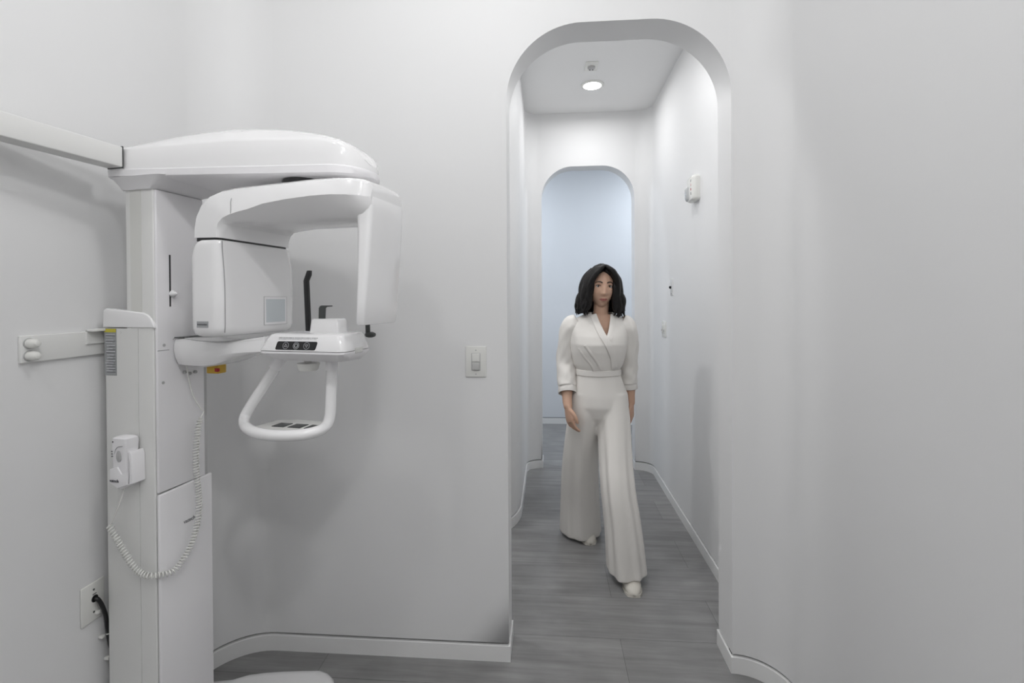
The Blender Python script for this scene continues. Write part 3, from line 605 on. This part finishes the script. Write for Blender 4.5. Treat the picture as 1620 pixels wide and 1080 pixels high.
# ------------------------------------------------------------ devices in the corridor
FA = thing('fire_alarm', 'white wall fire alarm with clear strobe and red lettering high on the right corridor wall', 'fire alarm', (XR, 2.90, 2.08))
rings = [[(-x, y, z) for y, z in rrect(-0.062+i, 0.062-i, -0.074+i, 0.074-i, 0.018, 5)] for x, i in ((0.0, 0.002), (0.02, 0.0), (0.034, 0.003), (0.042, 0.010))]
bm = NB(); loft(bm, rings); obj('alarm_body', bm, WARM, FA, angle=40)
bm = NB(); rings = [[(-x, y, z) for y, z in rrect(0.012+i*0.5, 0.064-i, -0.064+i, 0.020-i, 0.008, 4)] for x, i in ((0.038, 0.0), (0.048, 0.004), (0.055, 0.014))]; loft(bm, rings); stb = obj('strobe_lens', bm, LENS, FA, angle=40)
bm = NB(); box(bm, -0.056, -0.044, 0.026, 0.048, -0.034, -0.012, 0.003); obj('strobe_reflector', bm, SILVER, stb)
for k, ch in enumerate('FIRE'):
    text('letter', ch, 0.021, INK if ch in 'FE' else RED, FA, (-0.0425, -0.030, 0.040-0.024*k), (R_(90), 0, R_(-90)), extr=0.001)
TS = thing('wall_sensor', 'small slim white wall plate with black dot in the corridor, above the double switch', 'sensor', (XR, 3.475, 1.527))
rings = [[(-x, y, z) for y, z in rrect(-0.036+i, 0.036-i, -0.058+i, 0.058-i, 0.006, 4)] for x, i in ((0.0, 0.0), (0.003, 0.0), (0.005, 0.002))]
bm = NB(); loft(bm, rings); obj('sensor_plate', bm, WALL, TS, angle=40)
bm = NB(); lathe(bm, [(0.010, -0.004), (0.0095, -0.014), (0.006, -0.018)], (0, 0.012, -0.002), 'X', 16); obj('sensor_eye', bm, BLACK, TS)
bm = NB(); box(bm, -0.008, -0.004, -0.014, 0.006, -0.048, -0.042, 0.001); obj('sensor_tab', bm, GREYP, TS)
DS = thing('double_switch', 'white double light switch on the right corridor wall near the far arch', 'switch', (XR, 3.705, 1.220))
bm = NB(); box(bm, -0.005, 0, -0.060, 0.060, -0.060, 0.060, 0.002); obj('switch_plate', bm, WARM, DS)
for y in (-0.027, 0.027):
    bm = NB(); box(bm, -0.0100, -0.004, y-0.016, y+0.016, -0.034, 0.034, 0.0015); pd = obj('switch_paddle', bm, WARM, DS)
    bm = NB(); box(bm, -0.016, -0.008, y-0.006, y+0.006, -0.014, -0.002, 0.001); obj('switch_toggle', bm, GREYP, pd)
bm = NB(); box(bm, -0.0115, -0.009, 0.020, 0.036, -0.030, 0.020); obj('switch_print', bm, GREYP, DS, smooth=False)
# ceiling fixtures
def downlight(x, y, r, label, group=None):
    t = thing('ceiling_downlight', label, 'ceiling light', (x, y, CEIL), 0, group)
    bm = NB(); lathe(bm, [(r+0.018, 0), (r+0.018, -0.006), (r+0.010, -0.010), (r, -0.010), (r, -0.004)], n=40); obj('lamp_trim', bm, WARM, t)
    bm = NB(); lathe(bm, [(r, -0.002), (r, -0.009), (r*0.9, -0.012)], n=40); obj('lamp_diffuser', bm, LAMPM, t)
downlight(0.329, 3.646, 0.066, 'round glowing downlight in the corridor ceiling')
downlight(0.33, 2.42, 0.066, 'added unseen round downlight in the corridor just behind the near arch')
downlight(1.45, 4.95, 0.066, 'added unseen round downlight over the right end of the far room behind the second arch')
downlight(-0.80, 4.95, 0.066, 'added unseen round downlight over the left end of the far room behind the second arch')
downlight(-0.95, 2.45, 0.066, 'added unseen round downlight in the side passage behind the arch wall')
for (x, y), lb_ in zip(ROOM_LAMPS, ('round downlight over the left side of the x-ray room', 'round downlight over the middle right of the x-ray room', 'round downlight between x-ray machine and near arch', 'round downlight at the back right of the x-ray room')):
    downlight(x, y, 0.066, lb_)
SD = thing('ceiling_detector', 'square white detector plate on the corridor ceiling in front of the downlight', 'detector', (0.297, 3.352, CEIL))
bm = NB(); box(bm, -0.042, 0.042, -0.062, 0.062, -0.006, 0, 0.002); obj('detector_plate', bm, WARM, SD)
bm = NB(); lathe(bm, [(0.026, -0.006), (0.025, -0.018), (0.018, -0.022)], (0, 0.005, 0)); dt = obj('detector_head', bm, GREYP, SD)
for x in (-0.010, 0.010):
    bm = NB(); lathe(bm, [(0.0045, -0.020), (0.0045, -0.024), (0.003, -0.0245)], (x, 0.012, 0), n=12); obj('detector_eye', bm, BLACK, dt)

# ------------------------------------------------------------ the walking woman
PX, PY = 0.0, 0.0
W = thing('person', 'person with wavy black hair in white wrap blouse and wide white trousers, walking forward', 'person', (0.275, 2.72, 0))
def wpt(p): return Vector(p)-Vector((0.275, 2.72, 0))
def ell(c, rx, ry, n=24, fold=None, tilt=(0, 0)):
    out = []
    for k in range(n):
        a = 2*math.pi*k/n; f = 1+(fold(a) if fold else 0)
        x, y = rx*math.cos(a)*f, ry*math.sin(a)*f
        out.append(Vector(c)+Vector((x, y, x*tilt[0]+y*tilt[1])))
    return out
bm = NB()
def limb(pts, rs, n=16, k=5):
    P_ = crom([wpt(p) for p in pts], k); rr = []
    for i in range(len(pts)-1):
        for j in range(k): t = j/k; rr.append(rs[i]+(rs[i+1]-rs[i])*(t*t*(3-2*t)))
    rr.append(rs[-1]); P2 = P_; 
    tube(bm, P2, rr, n)
    for p, r in ((P2[0], rr[0]), (P2[-1], rr[-1])): bmesh.ops.create_uvsphere(bm, u_segments=16, v_segments=10, radius=r*0.995, matrix=Matrix.Translation(p))
# torso
tor = [((0.275, 2.73, 0.82), 0.125, 0.085), ((0.275, 2.73, 0.90), 0.155, 0.10), ((0.273, 2.725, 0.98), 0.130, 0.088), ((0.272, 2.72, 1.05), 0.105, 0.075), ((0.272, 2.715, 1.14), 0.122, 0.085), ((0.273, 2.715, 1.22), 0.140, 0.092), ((0.274, 2.72, 1.29), 0.150, 0.080), ((0.277, 2.725, 1.33), 0.125, 0.062), ((0.282, 2.722, 1.36), 0.065, 0.050)]
loft(bm, [ell(wpt(c), a, b, 28) for c, a, b in tor])
limb([(0.283, 2.720, 1.33), (0.286, 2.708, 1.38), (0.289, 2.700, 1.44)], [0.050, 0.041, 0.043])
for s in (-1, 1):   # bust volume
    bmesh.ops.create_uvsphere(bm, u_segments=20, v_segments=14, radius=1, matrix=Matrix.Translation(wpt((0.273+s*0.063, 2.660, 1.195))) @ Matrix.Diagonal((0.058, 0.050, 0.055, 1)))
# arms
RA = [(0.128, 2.725, 1.300), (0.104, 2.745, 1.18), (0.094, 2.750, 1.085), (0.096, 2.70, 0.985), (0.098, 2.655, 0.900), (0.101, 2.635, 0.868)]
LA = [(0.424, 2.725, 1.295), (0.443, 2.750, 1.18), (0.447, 2.775, 1.085), (0.452, 2.785, 0.985), (0.456, 2.782, 0.895), (0.458, 2.780, 0.862)]
limb(RA, [0.047, 0.041, 0.037, 0.037, 0.026, 0.024]); limb(LA, [0.047, 0.041, 0.037, 0.037, 0.026, 0.024])
# hands: palm plus five fingers each
def hand(wr, dirv, palmn, thumbdir):
    wr = Vector(wr); d = Vector(dirv).normalized(); nrm = Vector(palmn); nrm = (nrm-d*nrm.dot(d)).normalized(); sd = Vector(thumbdir); sd = (sd-d*sd.dot(d)-nrm*sd.dot(nrm)).normalized()
    rg = []
    for t, w_, h in ((-0.012, 0.022, 0.018), (0.010, 0.028, 0.017), (0.035, 0.036, 0.015), (0.062, 0.039, 0.013), (0.078, 0.036, 0.010)):
        c = wr+d*t; rg.append([wpt(c+sd*w_*math.cos(2*math.pi*k/18)+nrm*h*math.sin(2*math.pi*k/18)) for k in range(18)])
    loft(bm, rg)
    for i, (o_, ln, cu) in enumerate(((0.027, 0.066, 0.5), (0.009, 0.074, 0.62), (-0.009, 0.069, 0.75), (-0.026, 0.055, 0.9))):
        p = wr+d*0.070+sd*o_; pts = [p]; a = 0.12
        spread = sd*(o_*0.9)
        for j, q in enumerate((0.46, 0.30, 0.24)):
            a += cu*(0.35, 0.8, 0.7)[j]*0.75; dd = (d*math.cos(a)+nrm*math.sin(a)+spread).normalized(); pts.append(pts[-1]+dd*ln*q)
        limb_pts = pts; r = 0.0082-0.0006*i*0.5
        P_ = [wpt(x) for x in pts]; tube(bm, crom(P_, 3), [r*(1-0.22*k/9) for k in range(10)], 12)
        bmesh.ops.create_uvsphere(bm, u_segments=10, v_segments=8, radius=r*0.78, matrix=Matrix.Translation(P_[-1]))
    p = wr+d*0.018+sd*0.020
    P_ = [wpt(x) for x in (p, p+sd*0.018+d*0.020+nrm*0.006, p+sd*0.024+d*0.044+nrm*0.012, p+sd*0.022+d*0.066+nrm*0.018)]
    tube(bm, crom(P_, 3), [0.0125, 0.0120, 0.0115, 0.0108, 0.0102, 0.0098, 0.0095, 0.0092, 0.0086, 0.0076], 12)
    bmesh.ops.create_uvsphere(bm, u_segments=10, v_segments=8, radius=0.0076, matrix=Matrix.Translation(P_[-1]))
hand((0.101, 2.630, 0.862), (0.16, -0.22, -1), (0.85, 0.45, 0), (0.3, -1, 0))
hand((0.458, 2.779, 0.856), (0.06, -0.05, -1), (-0.9, 0.35, 0), (-0.3, -1, 0))
# legs and feet
limb([(0.215, 2.73, 0.86), (0.190, 2.80, 0.62), (0.180, 2.87, 0.44), (0.190, 3.00, 0.24), (0.205, 3.06, 0.09)], [0.078, 0.062, 0.050, 0.046, 0.030])
limb([(0.335, 2.72, 0.86), (0.340, 2.63, 0.65), (0.350, 2.55, 0.48), (0.380, 2.52, 0.27), (0.398, 2.54, 0.10)], [0.078, 0.062, 0.050, 0.046, 0.030])
limb([(0.205, 3.06, 0.070), (0.215, 3.0, 0.036), (0.228, 2.95, 0.027)], [0.026, 0.022, 0.016]); limb([(0.398, 2.54, 0.080), (0.401, 2.49, 0.045), (0.403, 2.45, 0.034)], [0.026, 0.022, 0.016])
# head with modelled features
HC = Vector((0.287, 2.690, 1.508)); HT = Matrix.Rotation(R_(6), 3, 'Z') @ Matrix.Rotation(R_(3), 3, 'Y')
def g(x, s): return math.exp(-(x/s)**2)
def head_pt(a, b):
    """a azimuth (0 = face, towards -y), b latitude"""
    x, y, z = math.sin(a)*math.cos(b), -math.cos(a)*math.cos(b), math.sin(b)
    X, Y, Z = x*0.071, y*0.088, z*0.108
    if Z < 0:
        t = min(1, -Z/0.108); X *= 1-0.30*t**1.5; 
        Y = Y*(1-0.10*t) if Y < 0 else Y*(1-0.42*t)
        if Y < 0: Y -= 0.010*t
    if Y < 0:
        f = g(X, 0.06)
        nose = g(X, 0.010+0.006*g(Z+0.036, 0.014))*(0.022*max(0, min(1, (0.012-Z)/0.048)) if Z > -0.036 else 0.022*math.exp(-((Z+0.036)/0.010)**2))
        eye = -0.0075*(g(X-0.031, 0.017)+g(X+0.031, 0.017))*g(Z-0.004, 0.012)
        brow = 0.003*g(Z-0.024, 0.008)*g(abs(X)-0.03, 0.02)
        lip = 0.0055*g(X, 0.020)*(g(Z+0.060, 0.0055)+g(Z+0.071, 0.006))-0.003*g(X, 0.02)*g(Z+0.0655, 0.0025)
        chin = 0.006*g(X, 0.02)*g(Z+0.096, 0.012)
        cheek = 0.004*(g(X-0.042, 0.018)+g(X+0.042, 0.018))*g(Z+0.028, 0.022)
        Y -= nose+eye+brow+lip+chin+cheek
    return wpt(HC+HT @ Vector((X, Y, Z)))
rg = [[head_pt(2*math.pi*k/96, R_(-88+176*j/80)) for k in range(96)] for j in range(81)]
loft(bm, rg)
for s in (-1, 1):
    bmesh.ops.create_uvsphere(bm, u_segments=14, v_segments=10, radius=1, matrix=Matrix.Translation(wpt(HC+HT @ Vector((s*0.071, 0.008, -0.014)))) @ Matrix.Diagonal((0.009, 0.017, 0.029, 1)))
body = obj('body', bm, SKIN, W, angle=180)
md = body.modifiers.new('remesh', 'REMESH'); md.mode = 'VOXEL'; md.voxel_size = 0.0030; md.use_smooth_shade = True
sm_ = body.modifiers.new('smooth', 'SMOOTH'); sm_.factor = 0.4; sm_.iterations = 1
# eyes, brows, lips
def hp(X, Z, lift=0.0):
    """surface point of the face above (X, Z)"""
    b = math.asin(max(-1, min(1, Z/0.108))); best = None
    for k in range(-60, 61):
        p = head_pt(R_(k), b); q = HT.inverted() @ (p+Vector((0.275, 2.72, 0))-HC); d = abs(q.x-X)
        if best is None or d < best[0]: best = (d, q)
    q = best[1]; return wpt(HC+HT @ Vector((X, q.y-lift, q.z)))
for s in (-1, 1):
    bm = NB(); c = hp(s*0.031, 0.003, -0.0075); bmesh.ops.create_uvsphere(bm, u_segments=18, v_segments=12, radius=0.0110, matrix=Matrix.Translation(c)); e = obj('eye', bm, EYEW, W)
    bm = NB(); bmesh.ops.create_uvsphere(bm, u_segments=16, v_segments=10, radius=0.0058, matrix=Matrix.Translation(c+Vector((0, -0.0066, 0)))); obj('iris', bm, EYEB, e)
    bm = NB(); tube(bm, [hp(s*x, z, 0.0005) for x, z in ((0.012, 0.0215), (0.022, 0.0265), (0.034, 0.0275), (0.048, 0.0205))], [0.0028, 0.0033, 0.0028, 0.0015], 8); obj('eyebrow', bm, HAIR, W)
    bm = NB(); tube(bm, [hp(s*x, z, 0.0015) for x, z in ((0.019, 0.004), (0.025, 0.0085), (0.032, 0.0100), (0.040, 0.0075), (0.045, 0.0035))], [0.0012, 0.0018, 0.0020, 0.0020, 0.0012], 8); obj('eyelashes', bm, HAIR, W)
bm = NB(); tube(bm, [hp(x, z, -0.0005) for x, z in ((-0.022, -0.0655), (-0.011, -0.0625), (0, -0.063), (0.011, -0.0625), (0.022, -0.0655))], [0.0012, 0.0034, 0.0034, 0.0034, 0.0012], 10)
tube(bm, [hp(x, z, -0.0005) for x, z in ((-0.021, -0.066), (-0.010, -0.0695), (0, -0.071), (0.010, -0.0695), (0.021, -0.066))], [0.0012, 0.0040, 0.0046, 0.0040, 0.0012], 10); obj('lips', bm, LIPS, W)
# hair: cap plus wavy locks
rh = random.Random(11)
bm = NB(); rg = []
for j in range(29):
    b = R_(-30+118*j/28); row = []
    for k in range(64):
        a = 2*math.pi*k/64; aa = (a+math.pi) % (2*math.pi)-math.pi     # 0 at the face
        x, y, z = math.sin(a)*math.cos(b), -math.cos(a)*math.cos(b), math.sin(b)
        q = Vector((x*0.088, y*0.104+0.006, z*0.120+0.006))
        face = max(0, math.cos(aa))**3*max(0, 1-max(0, (q.z-0.060)/0.028))          # pull back off the face
        q.y += 0.075*face if abs(aa) < 1.3 else 0
        q.x *= 1-0.0*face
        q *= 1+0.03*math.sin(7*a+5*b)+0.02*math.sin(17*a)
        row.append(wpt(HC+HT @ q))
    rg.append(row)
loft(bm, rg)
def lock(pts, r0, n=8):
    P_ = crom([wpt(HC+HT @ Vector(p)) for p in pts], 6); m_ = len(P_)
    rr = [r0*(0.55+0.9*math.sin(math.pi*min(1, (i/(m_-1))*0.9+0.08))**0.8)*(1 if i < m_*0.8 else 1-(i-m_*0.8)/(m_*0.2)*0.85) for i in range(m_)]
    tube(bm, P_, rr, n)
for i in range(90):
    az = rh.uniform(0.62, math.pi)*rh.choice((-1, 1)); sx, cy = math.sin(az), -math.cos(az)
    top = (sx*0.050, cy*0.07+0.006, 0.100-0.02*rh.random())
    if abs(az) < 1.1: top = (0.012*rh.uniform(-1, 1)+0.02*sx, -0.060, 0.098)
    fl = rh.uniform(0.85, 1.15); end = -0.130-0.030*rh.random()
    w1, w2 = rh.uniform(-0.010, 0.010), rh.uniform(-0.014, 0.014)
    lock([top, (sx*0.087, cy*0.090+0.006, 0.050), (sx*0.094+w1, cy*0.094+0.008, -0.005), (sx*0.100*fl+w2, cy*0.092+0.012, -0.060), (sx*0.108*fl-w1, cy*0.088+0.016, -0.105), (sx*(0.112*fl)+w2*1.6, cy*0.088+0.018, end)], rh.uniform(0.009, 0.015))
for s in (-1, 1):        # locks framing the face, parted in the middle
    for j in range(7):
        o_ = 0.006*j
        lock([(s*0.004, -0.075+o_, 0.112), (s*(0.034+o_*0.4), -0.092+o_, 0.088), (s*(0.062+o_*0.2), -0.080+o_, 0.045), (s*0.073, -0.064+o_, 0.000), (s*0.078, -0.056+o_, -0.050), (s*(0.084+0.004*rh.random()), -0.050+o_, -0.100), (s*(0.094+0.016*rh.random()), -0.046+o_, -0.135-0.012*rh.random())], 0.0115)
for i in range(10):      # stray ends flicking out
    s = rh.choice((-1, 1)); h = rh.uniform(-0.13, -0.07)
    lock([(s*0.085, 0.0, h+0.05), (s*0.105, 0.0, h+0.01), (s*(0.120+0.02*rh.random()), -0.005, h+0.004*rh.uniform(-1, 1))], 0.005, 6)
hair = obj('hair', bm, HAIR, W, angle=180)
# blouse: wrapped front, open V neck
def fold_noise(a, z, amp): return amp*(math.sin(5*a+9*z)+0.6*math.sin(9*a-14*z+1.3)+0.4*math.sin(14*a+22*z))
bt = [(1.030, 0.272, 2.722, 0.117, 0.088), (1.060, 0.272, 2.720, 0.118, 0.090), (1.085, 0.272, 2.717, 0.132, 0.100), (1.12, 0.272, 2.712, 0.142, 0.108), (1.16, 0.272, 2.706, 0.150, 0.118), (1.20, 0.273, 2.702, 0.154, 0.122), (1.24, 0.274, 2.706, 0.156, 0.114), (1.27, 0.275, 2.712, 0.160, 0.102), (1.30, 0.276, 2.718, 0.160, 0.090), (1.322, 0.277, 2.722, 0.148, 0.078), (1.340, 0.279, 2.724, 0.122, 0.066), (1.356, 0.281, 2.724, 0.088, 0.058), (1.370, 0.283, 2.722, 0.066, 0.052)]
def btab(z):
    for a, b in zip(bt, bt[1:]):
        if z <= b[0]: t = (z-a[0])/(b[0]-a[0]); return [a[i]+(b[i]-a[i])*t for i in range(5)]
    return list(bt[-1])
VZ = 1.222; bm = NB(); rg = []; edges = ([], [])
for j in range(47):
    z = 1.030+(1.370-1.030)*j/46; _, cx, cy, rx, ry = btab(z)
    op_ = 0 if z <= VZ else 0.058*((z-VZ)/(1.370-VZ))**0.9
    xo = 0.303-cx-0.012*(z-VZ)/0.15 if z > VZ else 0.303-cx
    def ang(xx): return math.asin(max(-0.95, min(0.95, xx/rx)))
    a0 = ang(xo+op_); a1 = 2*math.pi+ang(xo-op_); row = []
    for k in range(73):
        a = a0+(a1-a0)*k/72; f = 1+fold_noise(a, z, 0.008 if z < 1.28 else 0.003)
        row.append(wpt((cx+rx*math.sin(a)*f, cy-ry*math.cos(a)*f, z)))
    edges[0].append(row[0]); edges[1].append(row[-1]); rg.append(row)
loft(bm, rg, closed=False, cap=False)
bl = obj('blouse', bm, CLOTH, W, angle=180); so = bl.modifiers.new('thickness', 'SOLIDIFY'); so.thickness = 0.003; so.offset = 1
j0 = next(j for j in range(47) if 1.030+0.34*j/46 > VZ-0.004)
def band(bm, line, w_, out=0.004, n=10):
    """lapel band along a neckline edge"""
    tube(bm, line, w_, n)
def front(x, z, lift=0.006):
    _, cx, cy, rx, ry = btab(max(1.03, min(1.37, z))); q = max(-0.98, min(0.98, (x-cx)/rx)); return wpt((x, cy-ry*math.sqrt(1-q*q)-lift, z))
def ribbon(name, pts, wd, th, lift):
    bm = NB(); P_ = crom([Vector((x, z, 0)) for x, z in pts], 8); rings = []
    for i, p in enumerate(P_):
        t = (P_[min(i+1, len(P_)-1)]-P_[max(i-1, 0)]).normalized(); nn = Vector((-t.y, t.x, 0)); a = p+nn*wd/2; b = p-nn*wd/2
        rings.append([front(a.x, a.y, lift-th), front(a.x, a.y, lift), front((a.x+b.x)/2, (a.y+b.y)/2, lift+0.003), front(b.x, b.y, lift), front(b.x, b.y, lift-th)])
    loft(bm, rings); return obj(name, bm, CLOTH, bl, angle=60)
ribbon('lapel', [(0.240, 1.362), (0.258, 1.310), (0.280, 1.260), (0.306, 1.215), (0.330, 1.165), (0.344, 1.12), (0.350, 1.07)], 0.034, 0.006, 0.010)
ribbon('lapel', [(0.350, 1.362), (0.342, 1.320), (0.330, 1.270), (0.314, 1.232)], 0.030, 0.006, 0.006)
ribbon('wrap_fold', [(0.190, 1.200), (0.222, 1.155), (0.256, 1.108), (0.278, 1.065)], 0.016, 0.004, 0.008)
ribbon('wrap_fold', [(0.160, 1.180), (0.186, 1.140), (0.222, 1.095), (0.240, 1.060)], 0.014, 0.004, 0.007)
# sleeves with turned cuffs
def sleeve(pts, rs, cuff_r):
    bm = NB(); P_ = crom([wpt(p) for p in pts], 8); m_ = len(P_); rings = []
    for i, p in enumerate(P_):
        t = (P_[min(i+1, m_-1)]-P_[max(i-1, 0)]).normalized(); a_ = Vector((1, 0, 0)); a_ = (a_-t*a_.dot(t)).normalized(); b_ = t.cross(a_)
        s = i/(m_-1)*(len(rs)-1); q = min(int(s), len(rs)-2); r = rs[q]+(rs[q+1]-rs[q])*(s-q)
        rings.append([p+(a_*math.cos(th)+b_*math.sin(th)*1.05)*r*(1+0.045*math.sin(3*th+i*0.5)+0.03*math.sin(7*th-i*0.7)) for th in [2*math.pi*k/32 for k in range(32)]])
    loft(bm, rings, cap=False); s_ = obj('sleeve', bm, CLOTH, W, angle=180); so = s_.modifiers.new('thickness', 'SOLIDIFY'); so.thickness = 0.003; so.offset = 1
    e, f = P_[-4], P_[-1]; t = (f-e).normalized(); a_ = Vector((1, 0, 0)); a_ = (a_-t*a_.dot(t)).normalized(); b_ = t.cross(a_); bm = NB(); rings = []
    for d, r in ((-0.038, cuff_r*0.93), (-0.034, cuff_r*1.04), (0.0, cuff_r*1.10), (0.030, cuff_r*1.14), (0.033, cuff_r*1.08), (0.030, cuff_r*0.98), (-0.02, cuff_r*0.90)):
        rings.append([f+t*d+(a_*math.cos(2*math.pi*k/28)+b_*math.sin(2*math.pi*k/28))*r*(1+0.04*math.sin(4*math.pi*k/28+1)) for k in range(28)])
    loft(bm, rings, cap=False); obj('cuff', bm, CLOTH, s_, angle=60)
sleeve([(0.165, 2.722, 1.318), (0.128, 2.725, 1.290), (0.106, 2.745, 1.19), (0.097, 2.752, 1.085), (0.098, 2.715, 1.01), (0.099, 2.685, 0.960)], [0.046, 0.056, 0.054, 0.052, 0.050, 0.045], 0.043)
sleeve([(0.390, 2.722, 1.316), (0.424, 2.725, 1.285), (0.440, 2.750, 1.18), (0.445, 2.775, 1.085), (0.449, 2.783, 1.02), (0.452, 2.785, 0.970)], [0.046, 0.056, 0.053, 0.048, 0.044, 0.040], 0.038)
# trousers: high waist, two wide flowing legs
bm = NB()
def leg(stn, seed, amp):
    rings = []; P_ = crom([Vector((*wpt(c), )) for c, a, b in stn], 8); m_ = len(P_)
    for i, p in enumerate(P_):
        s = i/(m_-1)*(len(stn)-1); q = min(int(s), len(stn)-2); t = s-q; a = stn[q][1]*(1-t)+stn[q+1][1]*t; b = stn[q][2]*(1-t)+stn[q+1][2]*t; am = amp*min(1, s/3)
        rings.append(ell(p, a, b, 48, fold=lambda th, am=am, s=s: am*(math.sin(4*th+seed+0.25*s)+0.7*math.sin(7*th+seed*2-0.3*s)+0.4*math.sin(11*th+seed*3))))
    loft(bm, rings)
leg([((0.205, 2.725, 0.93), 0.085, 0.095), ((0.198, 2.735, 0.80), 0.093, 0.105), ((0.182, 2.80, 0.60), 0.096, 0.105), ((0.178, 2.87, 0.42), 0.102, 0.110), ((0.184, 2.95, 0.22), 0.110, 0.118), ((0.190, 3.00, 0.022), 0.120, 0.125)], 0.4, 0.055)
leg([((0.345, 2.722, 0.93), 0.082, 0.095), ((0.350, 2.70, 0.80), 0.088, 0.105), ((0.350, 2.63, 0.62), 0.084, 0.100), ((0.353, 2.565, 0.46), 0.084, 0.098), ((0.374, 2.545, 0.27), 0.090, 0.110), ((0.392, 2.54, 0.045), 0.098, 0.125)], 2.1, 0.07)
hipr = [(0.765, 0.279, 2.735, 0.115, 0.075), (0.80, 0.278, 2.727, 0.145, 0.096), (0.86, 0.276, 2.722, 0.163, 0.116), (0.92, 0.275, 2.724, 0.158, 0.113), (0.97, 0.274, 2.724, 0.140, 0.102), (1.02, 0.273, 2.722, 0.122, 0.091), (1.050, 0.272, 2.720, 0.1195, 0.090), (1.062, 0.272, 2.720, 0.1195, 0.090)]
loft(bm, [ell(wpt((cx, cy, z)), a, b, 40, fold=lambda th, z=z: 0.006*math.sin(6*th+8*z)) for z, cx, cy, a, b in hipr])
tr = obj('trousers', bm, CLOTH, W, angle=180)
md = tr.modifiers.new('remesh', 'REMESH'); md.mode = 'VOXEL'; md.voxel_size = 0.0055; md.use_smooth_shade = True
sm_ = tr.modifiers.new('smooth', 'SMOOTH'); sm_.factor = 0.5; sm_.iterations = 9
bm = NB(); loft(bm, [ell(wpt((0.272, 2.720, z)), 0.1215+d, 0.0925+d, 48) for z, d in ((1.028, 0.0), (1.030, 0.003), (1.058, 0.003), (1.060, 0.0))]); obj('waistband', bm, CLOTH, tr, angle=50)
# shoes
def shoe(c, az, pitch_=0.0):
    c = Vector(c); bm = NB(); rings = []; Rm = Matrix.Rotation(az, 3, 'Z') @ Matrix.Rotation(pitch_, 3, 'X')
    for t, w_, h in ((0.0, 0.012, 0.018), (0.012, 0.028, 0.038), (0.035, 0.038, 0.050), (0.08, 0.044, 0.056), (0.13, 0.040, 0.066), (0.18, 0.034, 0.078), (0.225, 0.032, 0.080), (0.245, 0.024, 0.072), (0.250, 0.010, 0.055)):
        row = []
        for k in range(20):
            a = 2*math.pi*k/20; x = w_*math.cos(a); z = max(0.0, h/2+h/2*math.sin(a)*1.0); z = max(z, 0.002)
            row.append(wpt(c+Rm @ Vector((x, t, z))))
        rings.append(row)
    loft(bm, rings); s_ = obj('shoe', bm, SHOE, W, angle=60)
    bm = NB(); o = [(0.006, 0.0), (0.030, 0.008), (0.042, 0.035), (0.047, 0.08), (0.042, 0.13), (0.036, 0.18), (0.035, 0.225), (0.022, 0.250)]
    o = o+[(-x, y) for x, y in o[::-1]]; rings = [[wpt(c+Rm @ Vector((x, y, z))) for x, y in o] for z in (0.0005, 0.014)]
    loft(bm, rings); obj('shoe_sole', bm, SHOE, s_, angle=40)
shoe((0.238, 2.868, 0.0), R_(6)); shoe((0.405, 2.375, 0.0), R_(-3), R_(-6))
